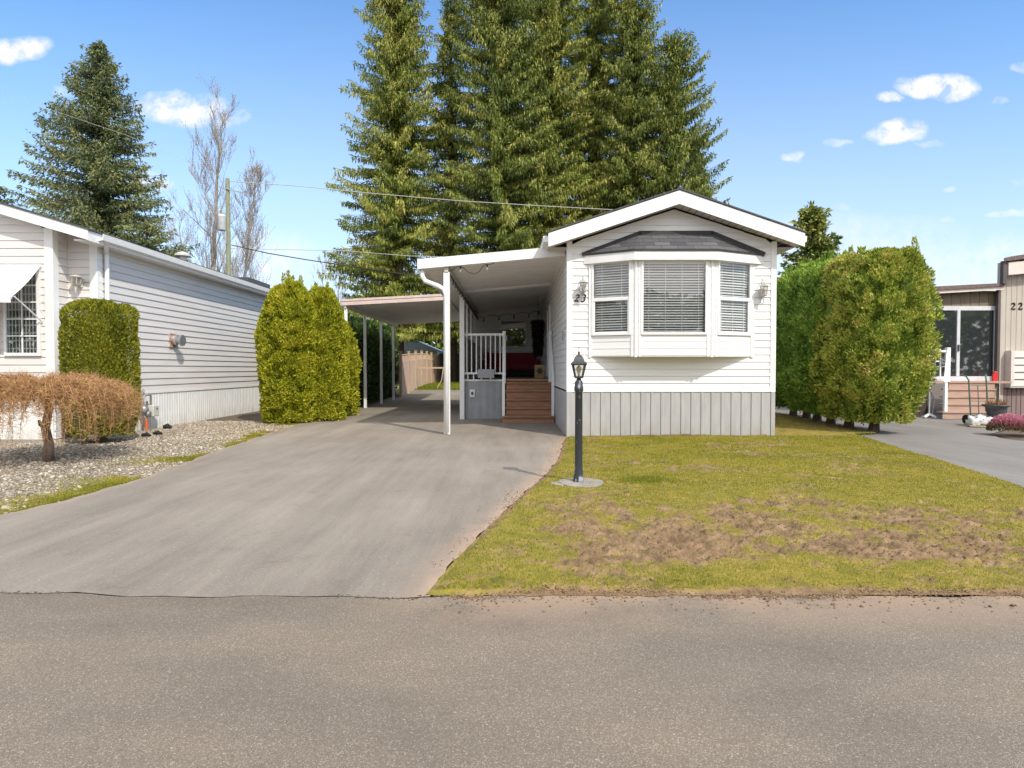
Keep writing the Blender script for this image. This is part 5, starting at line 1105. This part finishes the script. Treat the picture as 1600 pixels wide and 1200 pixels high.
# the two golden cedars at the driveway plus the third behind
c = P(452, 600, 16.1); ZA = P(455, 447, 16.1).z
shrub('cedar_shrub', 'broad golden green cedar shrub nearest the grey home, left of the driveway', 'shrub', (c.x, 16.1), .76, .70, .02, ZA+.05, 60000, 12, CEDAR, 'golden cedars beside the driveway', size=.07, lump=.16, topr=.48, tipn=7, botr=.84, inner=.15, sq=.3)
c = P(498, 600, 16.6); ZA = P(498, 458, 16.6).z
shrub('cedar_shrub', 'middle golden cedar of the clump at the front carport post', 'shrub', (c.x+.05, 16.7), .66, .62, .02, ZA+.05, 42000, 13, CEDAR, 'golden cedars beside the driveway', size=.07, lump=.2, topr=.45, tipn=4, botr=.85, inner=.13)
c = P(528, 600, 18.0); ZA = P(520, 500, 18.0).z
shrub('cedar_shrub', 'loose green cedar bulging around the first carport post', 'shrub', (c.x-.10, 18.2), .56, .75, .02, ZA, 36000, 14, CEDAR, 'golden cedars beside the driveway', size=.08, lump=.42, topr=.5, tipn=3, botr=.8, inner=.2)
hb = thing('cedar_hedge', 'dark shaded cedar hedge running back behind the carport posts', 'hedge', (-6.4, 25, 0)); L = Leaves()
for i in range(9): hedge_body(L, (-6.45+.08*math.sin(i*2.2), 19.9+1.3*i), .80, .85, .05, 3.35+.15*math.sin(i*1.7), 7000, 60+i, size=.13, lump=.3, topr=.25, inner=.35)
L.build('crown', leafmat('shade_darkened_cedar', [(0,(.015,.03,.008)),(.5,(.045,.085,.018)),(1,(.12,.17,.03))], .05), hb); m = MB()  # carport shade darkened into the leaf colours
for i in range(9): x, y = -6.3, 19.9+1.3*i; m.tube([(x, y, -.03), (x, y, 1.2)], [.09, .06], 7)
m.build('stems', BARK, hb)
# cedar row on the right
row = [(1345, 13.6, .90, .95, 4.02, .50, CEDARR, 'largest browning golden cedar, nearest the neighbour driveway, with a bare trunk foot'),
       (1317, 14.5, .80, .85, 4.05, .25, CEDARR, 'second cedar from the front in the row right of the white home'),
       (1289, 15.4, .80, .85, 4.10, .05, CEDARG, 'third cedar from the front in the row right of the white home'),
       (1268, 16.3, .80, .85, 4.15, .0, CEDARG, 'fourth cedar from the front, in the green middle of the right-hand row'),
       (1252, 17.3, .80, .85, 4.15, -.1, CEDARG, 'fifth cedar from the front in the row right of the white home'),
       (1232, 18.4, .80, .85, 4.15, -.1, CEDARG, 'rearmost cedar of the row, partly hidden by the white home')]
for i, (px_, Y_, rx, ry, zt_, ln, mt, lb) in enumerate(row):
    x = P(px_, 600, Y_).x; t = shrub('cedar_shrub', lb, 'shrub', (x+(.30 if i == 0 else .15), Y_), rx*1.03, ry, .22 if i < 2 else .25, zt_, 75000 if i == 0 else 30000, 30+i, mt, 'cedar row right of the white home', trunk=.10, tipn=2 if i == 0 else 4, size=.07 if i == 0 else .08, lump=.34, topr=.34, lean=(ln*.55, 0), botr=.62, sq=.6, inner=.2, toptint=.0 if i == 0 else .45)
# heather clumps
for i, (px_, lb) in enumerate(((1582, 'pink heather mound nearest the urn'), (1612, 'deeper pink heather mound at the right edge of the picture'))):
    q_ = P(px_, 680, 12.8+.1*i); h_ = thing('heather', lb, 'flowering plant', (q_.x, 12.9, 0), 'heather mounds by the tan home')
    r = np.random.default_rng(80+i); n = 5000; a = r.uniform(0, 6.28, n); f = r.random(n)**.5; zz = .02+.42*np.sqrt(1-(f*.97)**2)*r.uniform(.55, 1, n)
    Pp = np.stack([q_.x+.36*f*np.cos(a), 12.9+.36*f*np.sin(a), zz], 1); D = np.stack([np.cos(a)*f, np.sin(a)*f, np.ones(n)*.8], 1)+r.normal(0, .35, (n, 3)); L = Leaves(); V_, F_ = cards(Pp, D, .05, .022, r)
    L.add(V_, F_, np.clip((zz-.12)/.28+r.normal(0, .18, n), 0, 1)); L.build('flowers', HEATH, h_)

# weeping shrub in the gravel
wsx, wsy = P(75, 715, 9.3).x, 9.3
ws = thing('weeping_shrub', 'low weeping shrub with a dome of bare russet twigs on a short crooked trunk', 'shrub', (wsx, wsy, 0))
m = MB(); m.tube([(wsx, wsy, -.02), (wsx+.02, wsy, .25), (wsx-.03, wsy, .5), (wsx+.03, wsy, .8), (wsx, wsy, 1.1)], [.085, .066, .06, .055, .045], 9)
m.tube([(wsx-.02, wsy, .5), (wsx-.11, wsy, .56), (wsx-.13, wsy, .62)], [.04, .03, .02], 7); m.build('trunk', simple('brown_bark', (.30,.21,.14), (.16,.11,.08), 9, .9, .7, stretch=(2,2,.7)), ws, True)
m = MB(); L = Leaves(); r = np.random.default_rng(19); rr_ = random.Random(19)
for k in range(560):
    a = rr_.uniform(0, 2*math.pi); Rr = rr_.uniform(.45, 1.30); zt = 1.10+rr_.uniform(-.04, .34)*(1.1-Rr*.55); zb = rr_.uniform(.30, .95) if Rr > .8 and math.cos(a) > .05 else rr_.uniform(.74, 1.15)
    if rr_.random() < .02: zb = .25
    pts = []
    for j in range(7):
        t = j/6; rad = Rr*math.sin(min(t*1.25, 1)*math.pi/2); z = lerp(1.0, zt, min(1, t*2.4)) if t < .42 else lerp(zt, zb, ((t-.42)/.58)**1.6)
        j1 = rr_.uniform(-.045, .045); pts.append(Vector((wsx+rad*math.cos(a+j1)+rr_.uniform(-.02, .02), wsy+rad*math.sin(a+j1), z+rr_.uniform(-.03, .03))))
    m.tube(pts, [.008, .007, .005, .004, .003, .0025, .002], 3, False)
    for j in range(2, 7):
        for _ in range(16):
            p = pts[j-1].lerp(pts[j], rr_.random()); d = Vector((rr_.gauss(0, 1), rr_.gauss(0, 1), rr_.gauss(-.1, .8))); L_ = rr_.uniform(.05, .17)
            if rr_.random() < .55: m.tube([p, p+d.normalized()*L_], [.0022, .0012], 3, False)
            else: V_, F_ = cards(np.array([p]), np.array([d]), .06, .011, r); L.add(V_, F_, rr_.random())
tw = m.build('twigs', TWIG, ws)
L.build('leaf_buds', WEEP, ws)
# a slim grey stem beside it
q_ = P(107, 683, 11.2); st = thing('stem', 'slender pale grey stem rising behind the weeping shrub', 'plant', (q_.x, 11.4, 0)); m = MB(); m.tube([(q_.x, 11.5, -.02), (q_.x+.03, 11.5, .5), (q_.x-.02, 11.5, 1.0)], [.11, .08, .05], 8); m.build('trunk', TWIGG, st, True)

# ------------------------------------------------------------------ conifers
def conifer(name, label, x, y, h, R, seed, mat, zc=1.0, nlev=60, nper=7, droop=.35, hang=.7, dens=1.0, group=None, asym=0, trunk_r=.3, top_pow=.8, rise=.25, wd=.13, Lc=.6, lowfac=1.0, gap=.0):
    z00 = GZ(x, y); t_ = thing(name, label, 'tree', (x, y, z00), group); r = np.random.default_rng(seed); L = Leaves(); mb = MB()
    mb.tube([(x, y, z00-.1), (x+.1, y, z00+h*.35), (x-.05, y, z00+h*.7), (x, y, z00+h)], [trunk_r, trunk_r*.75, trunk_r*.4, .03], 9); mb.build('trunk', BARK, t_, True)
    br = MB(); PP = []; DD = []; LL = []; TT = []
    for i in range(nlev):
        f = i/(nlev-1); z = z00 + zc + (h-zc-.3)*f; Rl = R*((1-f)**top_pow)*(.8+.4*r.random())*(1 if f > .15 else lerp(lowfac, 1, f/.15)) + .25
        for k in range(nper):
            if r.random() < gap: continue
            a = r.uniform(0, 2*math.pi); ln = Rl*r.uniform(.62, 1.12)*(1+asym*math.cos(a)); tn = r.random()*.62-.06
            ns = max(4, int(ln/.16*dens)); s = (np.arange(ns)+r.random(ns))/ns; s = np.sort(s)
            # rises off the trunk, sags, then lifts at the tip
            zz = z + ln*(rise*s - droop*s**1.5*(1.25-f) + .20*np.maximum(s-.7, 0)*2); w_ = r.normal(0, .10)*ln
            bx_ = x + np.cos(a)*ln*s - np.sin(a)*w_*s*s; by_ = y + np.sin(a)*ln*s + np.cos(a)*w_*s*s
            base = np.stack([bx_, by_, zz], 1)
            if k % 2 == 0 or ln > 1.5: br.tube([tuple(base[0]), tuple(base[ns//2]), tuple(base[-1])], [.035, .022, .008], 3, False)
            nb_ = 7
            for q in range(nb_):
                side = (q % 3)-1; lat = r.uniform(0, .42, ns)*side*(1-.35*s)
                Pp = base + np.stack([-np.sin(a)*lat, np.cos(a)*lat, -np.abs(lat)*.35 + r.normal(0, .04, ns)], 1)
                if q < 4: D = np.array([[math.cos(a)*.35-math.sin(a)*side*.4, math.sin(a)*.35+math.cos(a)*side*.4, -hang*1.3]])+r.normal(0, .25, (ns, 3))
                else: D = np.array([[math.cos(a)*.9-math.sin(a)*side*.8, math.sin(a)*.9+math.cos(a)*side*.8, .15]])+r.normal(0, .3, (ns, 3))
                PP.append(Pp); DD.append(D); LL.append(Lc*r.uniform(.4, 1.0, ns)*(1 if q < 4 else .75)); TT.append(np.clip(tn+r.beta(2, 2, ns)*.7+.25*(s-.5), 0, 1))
    k = 60; PP.append(np.stack([x+r.normal(0, .08, k), y+r.normal(0, .08, k), z00+h-1.0*r.random(k)], 1)); DD.append(np.stack([r.normal(0, .5, k), r.normal(0, .5, k), np.ones(k)], 1)); LL.append(np.full(k, Lc*.6)); TT.append(r.random(k))
    PP = np.concatenate(PP); DD = np.concatenate(DD); LL = np.concatenate(LL); TT = np.concatenate(TT)
    V_, F_ = cards(PP, DD, LL, wd*r.uniform(.6, 1.3, len(PP)), r); L.add(V_, F_, TT); L.build('crown', mat, t_); br.build('limbs', BARK, t_); return t_
SG = 'tall drooping spruces behind the white home'
sp_ = [(622, 44, 33, 5.0, SPRUCE, 'leftmost tall spruce of the group, with wide drooping limbs over the carport', dict(top_pow=.62, rise=.3, droop=.38, zc=3.6, gap=.08)),
       (706, 46, 32, 2.7, SPRUCE, 'slender thin-crowned spruce just right of the leftmost wide spruce', dict(top_pow=.6, gap=.45, zc=3.8, lowfac=1.3)),
       (782, 43, 37, 4.6, SPRUCE2, 'dark broad spruce in the middle of the group above the porch roof', dict(top_pow=.42, zc=3.2)),
       (862, 45, 37, 4.7, SPRUCE, 'tallest dense spruce left of the gable peak', dict(top_pow=.42)),
       (930, 47, 35, 3.8, SPRUCE, 'narrow open spruce directly behind the left gable slope', dict(top_pow=.45, gap=.2)),
       (984, 44, 31, 3.6, SPRUCE2, 'narrow upright spruce behind the gable peak', dict(top_pow=.45, gap=.05)),
       (1050, 44, 24.8, 4.3, SPRUCE2, 'pointed rounded spruce right of the gable peak, second from the right', dict(top_pow=.40, gap=.0, rise=.5, droop=.3)),
       (1088, 49, 18.5, 3.4, SPRUCE2, 'shortest spruce at the right end of the tall group', dict(top_pow=.7, rise=.4, droop=.3))]
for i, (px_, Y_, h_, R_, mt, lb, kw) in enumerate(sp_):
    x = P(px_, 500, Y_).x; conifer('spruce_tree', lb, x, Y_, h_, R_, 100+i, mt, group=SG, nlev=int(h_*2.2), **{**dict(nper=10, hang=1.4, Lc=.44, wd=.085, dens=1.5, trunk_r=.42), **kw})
x = P(163, 500, 42).x; conifer('fir_tree', 'big blue green fir with wide irregular limbs behind the grey home', x, 42, 23.4, 5.5, 120, FIR, nlev=52, nper=11, hang=.45, Lc=.38, wd=.09, droop=.22, rise=.22, top_pow=.72, zc=8.5, lowfac=.55, gap=.12, asym=-.12, trunk_r=.35, dens=1.1)
for i, (px_, Y_, h_, R_, lb) in enumerate(((232, 36, 9.8, 4.6, 'low spreading dark green fir just left of the bare trees'), (120, 38, 10.4, 3.6, 'low fir showing above the middle of the grey roof'), (-2, 40, 13.2, 3.6, 'dark fir top at the left edge above the grey roof'), (292, 37, 7.6, 2.4, 'small ragged fir beside the foot of the tall bare tree'))):
    x = P(px_, 500, Y_).x; conifer('fir_tree', lb, x, Y_, h_, R_, 130+i, FIR, nlev=int(h_*2.4), nper=9, hang=.3, Lc=.36, wd=.09, droop=.25, rise=.25, top_pow=.5, group='low firs behind the grey home')
x = P(1266, 500, 30).x; conifer('conifer_tree', 'small rounded olive green conifer behind the right eave of the white home', x, 30, 9.4, 1.9, 140, SPRUCE2, nlev=30, nper=9, hang=.2, Lc=.40, wd=.13, droop=.15, rise=.5, top_pow=.6, trunk_r=.15)

# ------------------------------------------------------------------ bare trees
def bare(name, label, x, y, h, seed, r0=.17, spread=.45, mat=BARKL, group=None, depth=4, lean=(0,0), start=.25, twig=.016):
    z00 = GZ(x, y); t = thing(name, label, 'tree', (x, y, z00), group); R = random.Random(seed); tr = MB(); lm = MB(); L = Leaves(); bp = []; bd_ = []
    def grow(p, d, ln, rad, dep, mb):
        n = 4; pts = [p]; q = p; dd = d.copy()
        for i in range(n):
            dd = (dd + Vector((R.gauss(0, .09), R.gauss(0, .09), R.gauss(.07, .06)))).normalized(); q = q + dd*ln/n; pts.append(q)
        rs = [max(twig*.4, rad*(1-.65*i/n)) for i in range(n+1)]; mb.tube(pts, rs, 5 if dep > 1 else 3, False)
        if dep <= 1:
            for pp in pts[1:]:
                for _ in range(1 if R.random() < .7 else 0): bp.append(pp); bd_.append((R.gauss(0, 1), R.gauss(0, 1), R.gauss(0, 1)))
        if dep == 0: return
        for _ in range(R.randint(3, 5)):
            i = R.randint(1, n); a = R.uniform(0, 6.28); nd = (dd + Vector((math.cos(a)*spread, math.sin(a)*spread, R.uniform(.1, .5)))*1.2).normalized()
            grow(pts[i], nd, ln*R.uniform(.5, .8), rs[i]*.42, dep-1, mb)
    n = 14; pts = []; rs = []
    for i in range(n+1):
        f = i/n; pts.append(Vector((x+lean[0]*f+R.uniform(-.1, .1)*(f > 0), y+lean[1]*f, z00-.1+h*f))); rs.append(r0*(1-f)**.8+.015)
    tr.tube(pts, rs, 8); tr.build('trunk', mat, t, True)
    for i in range(3, n+1):
        f = i/n
        if f < start: continue
        for _ in range(2):
            a = R.uniform(0, 6.28); d = Vector((math.cos(a)*spread*1.5, math.sin(a)*spread*1.5, 1)).normalized(); p = pts[i-1].lerp(pts[i], R.random()); grow(p, d, h*.20*(1.15-f*.75), rs[i]*.32+.008, depth-2, lm)
    lm.build('limbs', TWIGG, t); V_, F_ = cards(np.array(bp), np.array(bd_), .075, .035, np.random.default_rng(seed)); L.add(V_, F_, np.random.default_rng(seed).random(len(F_))); L.build('buds', BUDS, t); return t
x = P(324, 500, 38).x; bare('bare_tree', 'tallest leafless tree with a pale trunk left of the utility pole', x, 38, 16.4, 7, r0=.20, lean=(1.0, 0), group='leafless trees behind the grey home', depth=5, start=.18)
x = P(362, 500, 39).x; bare('bare_tree', 'leaning leafless tree just right of the utility pole', x, 39, 13.2, 8, r0=.13, lean=(1.6, 0), group='leafless trees behind the grey home', depth=5, start=.25)
x = P(300, 500, 40).x; bare('bare_tree', 'low leafless thicket tree at the left of the bare trunks', x, 40, 11.0, 9, r0=.09, lean=(-.8, 0), group='leafless trees behind the grey home', depth=4, mat=TWIGG)
for i, (px_, h_) in enumerate(((505, 14.0), (530, 14.6))):
    x = P(px_, 500, 75).x; bare('bare_tree', ['distant faint bare tree above the golden cedars, left one', 'distant faint bare tree above the golden cedars, nearer the carport roof'][i], x, 75, h_, 20+i, r0=.12, group='distant bare trees', depth=4, twig=.03)

# ------------------------------------------------------------------ utility pole and wires
Yp = 35; ux_ = P(357, 400, Yp).x; pz = P(357, 279, Yp).z
up = thing('utility_pole', 'green tinted wooden utility pole carrying a grey transformer', 'utility pole', (ux_, Yp, GZ(ux_, Yp)))
m = MB(); m.tube([(ux_, Yp, 0), (ux_, Yp, pz)], [.15, .11], 10); m.build('pole', POLEM, up)
m = MB(); zt = P(352, 361, Yp).z; m.lathe((ux_-.30, Yp-.12, zt), [(.20, 0), (.23, .03), (.23, .78), (.24, .80), (.20, .88), (.08, .92)], 18); tf = m.build('transformer', TRANS, up, True)
m = MB(); m.lathe((ux_-.38, Yp-.2, zt+.9), [(.05, 0), (.035, .05), (.05, .1), (.03, .15), (.045, .2), (.02, .32)], 8); m.lathe((ux_-.18, Yp-.2, zt+.88), [(.04, 0), (.03, .05), (.04, .1), (.02, .2)], 8); m.build('insulator', GREYM, tf)
m = MB(); m.beam((ux_-.45, Yp-.13, pz-.5), (ux_+.9, Yp-.13, pz-.85), .05, .06); m.tube([(ux_-.05, Yp-.2, zt-.8), (ux_-.05, Yp-.2, zt-.05)], .07, 8); m.build('bracket', GALV, up)
def wire(label, pts, r=.02, mat=WIRE):
    out = []
    for i in range(len(pts)-1):
        for k in range(8): out.append(Vector(pts[i]).lerp(Vector(pts[i+1]), k/8))
    a, b = Vector(pts[0]), Vector(pts[-1]); out.append(b); n = len(out)
    m = MB(); m.tube(out, r, 5); o = m.build('overhead_wire', mat); tag(o, label, 'cable', 'overhead cables'); return o
w = [P(362, 383, 34.8), P(420, 396, 34), P(480, 406, 33), P(540, 415, 32), P(620, 427, 31), P(700, 437, 30)]
wire('black overhead cable from the utility pole down past the golden cedars', w, .028)
wire('upper pale overhead cable crossing in front of the tall spruces', [P(357, 283, 35), P(470, 291, 35.5), P(590, 303, 36), P(720, 314, 36.5), P(850, 322, 37), P(1000, 330, 37.5), P(1180, 333, 38)], .022, WIREL)
wire('lower pale overhead cable just above the porch roof', [P(357, 388, 35), P(540, 392, 35), P(640, 400, 34), P(760, 404, 33), P(900, 402, 32)], .018, WIREL)
wire('faint thin overhead cable in the sky left of the big fir', [P(-60, 128, 30), P(60, 165, 31.5), P(200, 212, 33), P(357, 281, 35)], .009, WIREL)

# ------------------------------------------------------------------ back yard
fn = thing('wooden_fence', 'weathered cedar board fence with capped posts and lattice top', 'fence', (-5.5, 36, GZ(0, 36)))
A = Vector((-5.35, 29.0, 0)); B = Vector((-5.75, 47.5, 0)); n = 7; FHt = 2.05
m = MB(); bd_l = (B-A).length; nbd = int(bd_l/.15)
for i in range(nbd):
    p = A.lerp(B, i/nbd); q = A.lerp(B, (i+.94)/nbd); z = GZ(p.x, p.y); h = FHt-.42; m.prism([p+Vector((0,0,z)), q+Vector((0,0,z)), q+Vector((0,0,z+h)), p+Vector((0,0,z+h))], (.02, 0, 0))
m.build('boards', FENCE, fn)
m = MB()
for i in range(8*n):
    p = A.lerp(B, i/(8*n)); q = A.lerp(B, (i+1)/(8*n)); z = GZ(p.x, p.y); zq = GZ(q.x, q.y)
    for hh in (FHt-.40, FHt-.03): m.beam(p+Vector((0,0,z+hh)), q+Vector((0,0,zq+hh)), .05, .05)
    for k in range(4): m.beam(p.lerp(q, k/4)+Vector((0,0,z+FHt-.4)), p.lerp(q, k/4)+Vector((0,0,z+FHt-.05)), .02, .02)
    for hh in (FHt-.30, FHt-.2, FHt-.12): m.beam(p+Vector((0,0,z+hh)), q+Vector((0,0,zq+hh)), .015, .02)
m.build('lattice', FENCE, fn)
for i in range(n+1):
    p = A.lerp(B, i/n); z = GZ(p.x, p.y); m = MB(); m.box(p.x-.02, p.x+.10, p.y-.06, p.y+.06, z-.05, z+FHt+.10); m.box(p.x-.04, p.x+.12, p.y-.08, p.y+.08, z+FHt+.10, z+FHt+.14); m.build('post', OLDW, fn)
gf = thing('wooden_fence', 'dark grey board fence across the far end of the back yard', 'fence', (-1, 47.8, GZ(0, 48)))
m = MB(); z = GZ(0, 48); ribbed(m, (-5.7, 47.8, z), (1,0,0), (0,-1,0), 0, 2.2, 14, .2, .02, .02); m.build('boards', GREYF, gf); m = MB(); m.box(-5.7, 8.3, 47.74, 47.86, z+2.2, z+2.28); m.build('cap_rail', GREYF, gf)
Yr = 34.3; q0 = P(643, 606, Yr); z = GZ(-4, Yr); wr = thing('clothes_rail', 'wooden post with a horizontal rail standing at the end of the driveway', 'wooden rail', (q0.x, Yr, z))
zt = P(643, 576, Yr).z; x1_ = P(694, 577, Yr).x
m = MB(); m.box(q0.x-.06, q0.x+.06, Yr-.05, Yr+.05, z-.05, zt); m.build('post', OLDW, wr); m = MB(); m.box(q0.x-.06, x1_, Yr-.04, Yr+.04, zt-.001, zt+.09); m.build('rail', OLDW, wr)
m = MB(); m.beam((q0.x+.05, Yr, zt-.35), (q0.x+.35, Yr, zt+.0), .05, .06); m.build('brace', OLDW, wr); m = MB(); m.beam((x1_-.05, Yr, zt), (x1_-.15, Yr, z+.5), .05, .05); m.beam((x1_-.15, Yr, z+.5), (x1_-.45, Yr, z), .05, .05); m.build('leg', OLDW, wr)
# distant shed roof glimpsed over the fence
ds = thing('shed', 'distant pale blue roofed shed glimpsed over the fence under the carport', 'shed', (-8.5, 52, GZ(0, 52))); z = GZ(0, 52)
m = MB(); m.box(-12, -6.4, 52, 57, z, z+2.6); m.build('wall', NSIDE, ds); m = MB(); m.prism([(-12.3, 51.7, z+2.6), (-6.1, 51.7, z+2.6), (-9.2, 51.7, z+3.9)], (0, 5.6, 0)); m.build('roof', simple('pale_blue_roof', (.42,.50,.58), (.36,.43,.5), 3, .5), ds)
# far tree mass along the back so the horizon is closed as in the photo
tl = thing('treeline', None, None, (0, 90, 0)); bpy.data.objects.remove(tl)
L = Leaves(); r = np.random.default_rng(55); n = 60000; x = r.uniform(-110, 110, n); y = 92+r.uniform(-3, 3, n); top = 5.5+5*fbm(x, x*0, .12, 4, 5); z = top*r.random(n)**.7
V_, F_ = cards(np.stack([x, y, z], 1), r.normal(size=(n, 3))+np.array([0, -.3, .6]), .9, .5, r); L.add(V_, F_, r.random(n)); o = L.build('far_woodland', SPRUCE2); tag(o, 'far dark line of woodland trees beyond the back yards', 'woodland', kind='stuff')

r = np.random.default_rng(56); n = 30000; L = Leaves(); x = r.uniform(-90, 90, n); y = -48+r.uniform(-3, 3, n); top = 6+8*fbm(x, x*0, .10, 4, 9); z = top*r.random(n)**.7  # treeline added behind the camera to put dark reflections in the panes
V_, F_ = cards(np.stack([x, y, z], 1), r.normal(size=(n, 3))+np.array([0, .3, .6]), 1.0, .55, r); L.add(V_, F_, r.random(n)); o = L.build('far_woodland', SPRUCE2); tag(o, 'unseen woodland added across the road, mirrored in the window panes', 'woodland', kind='stuff')
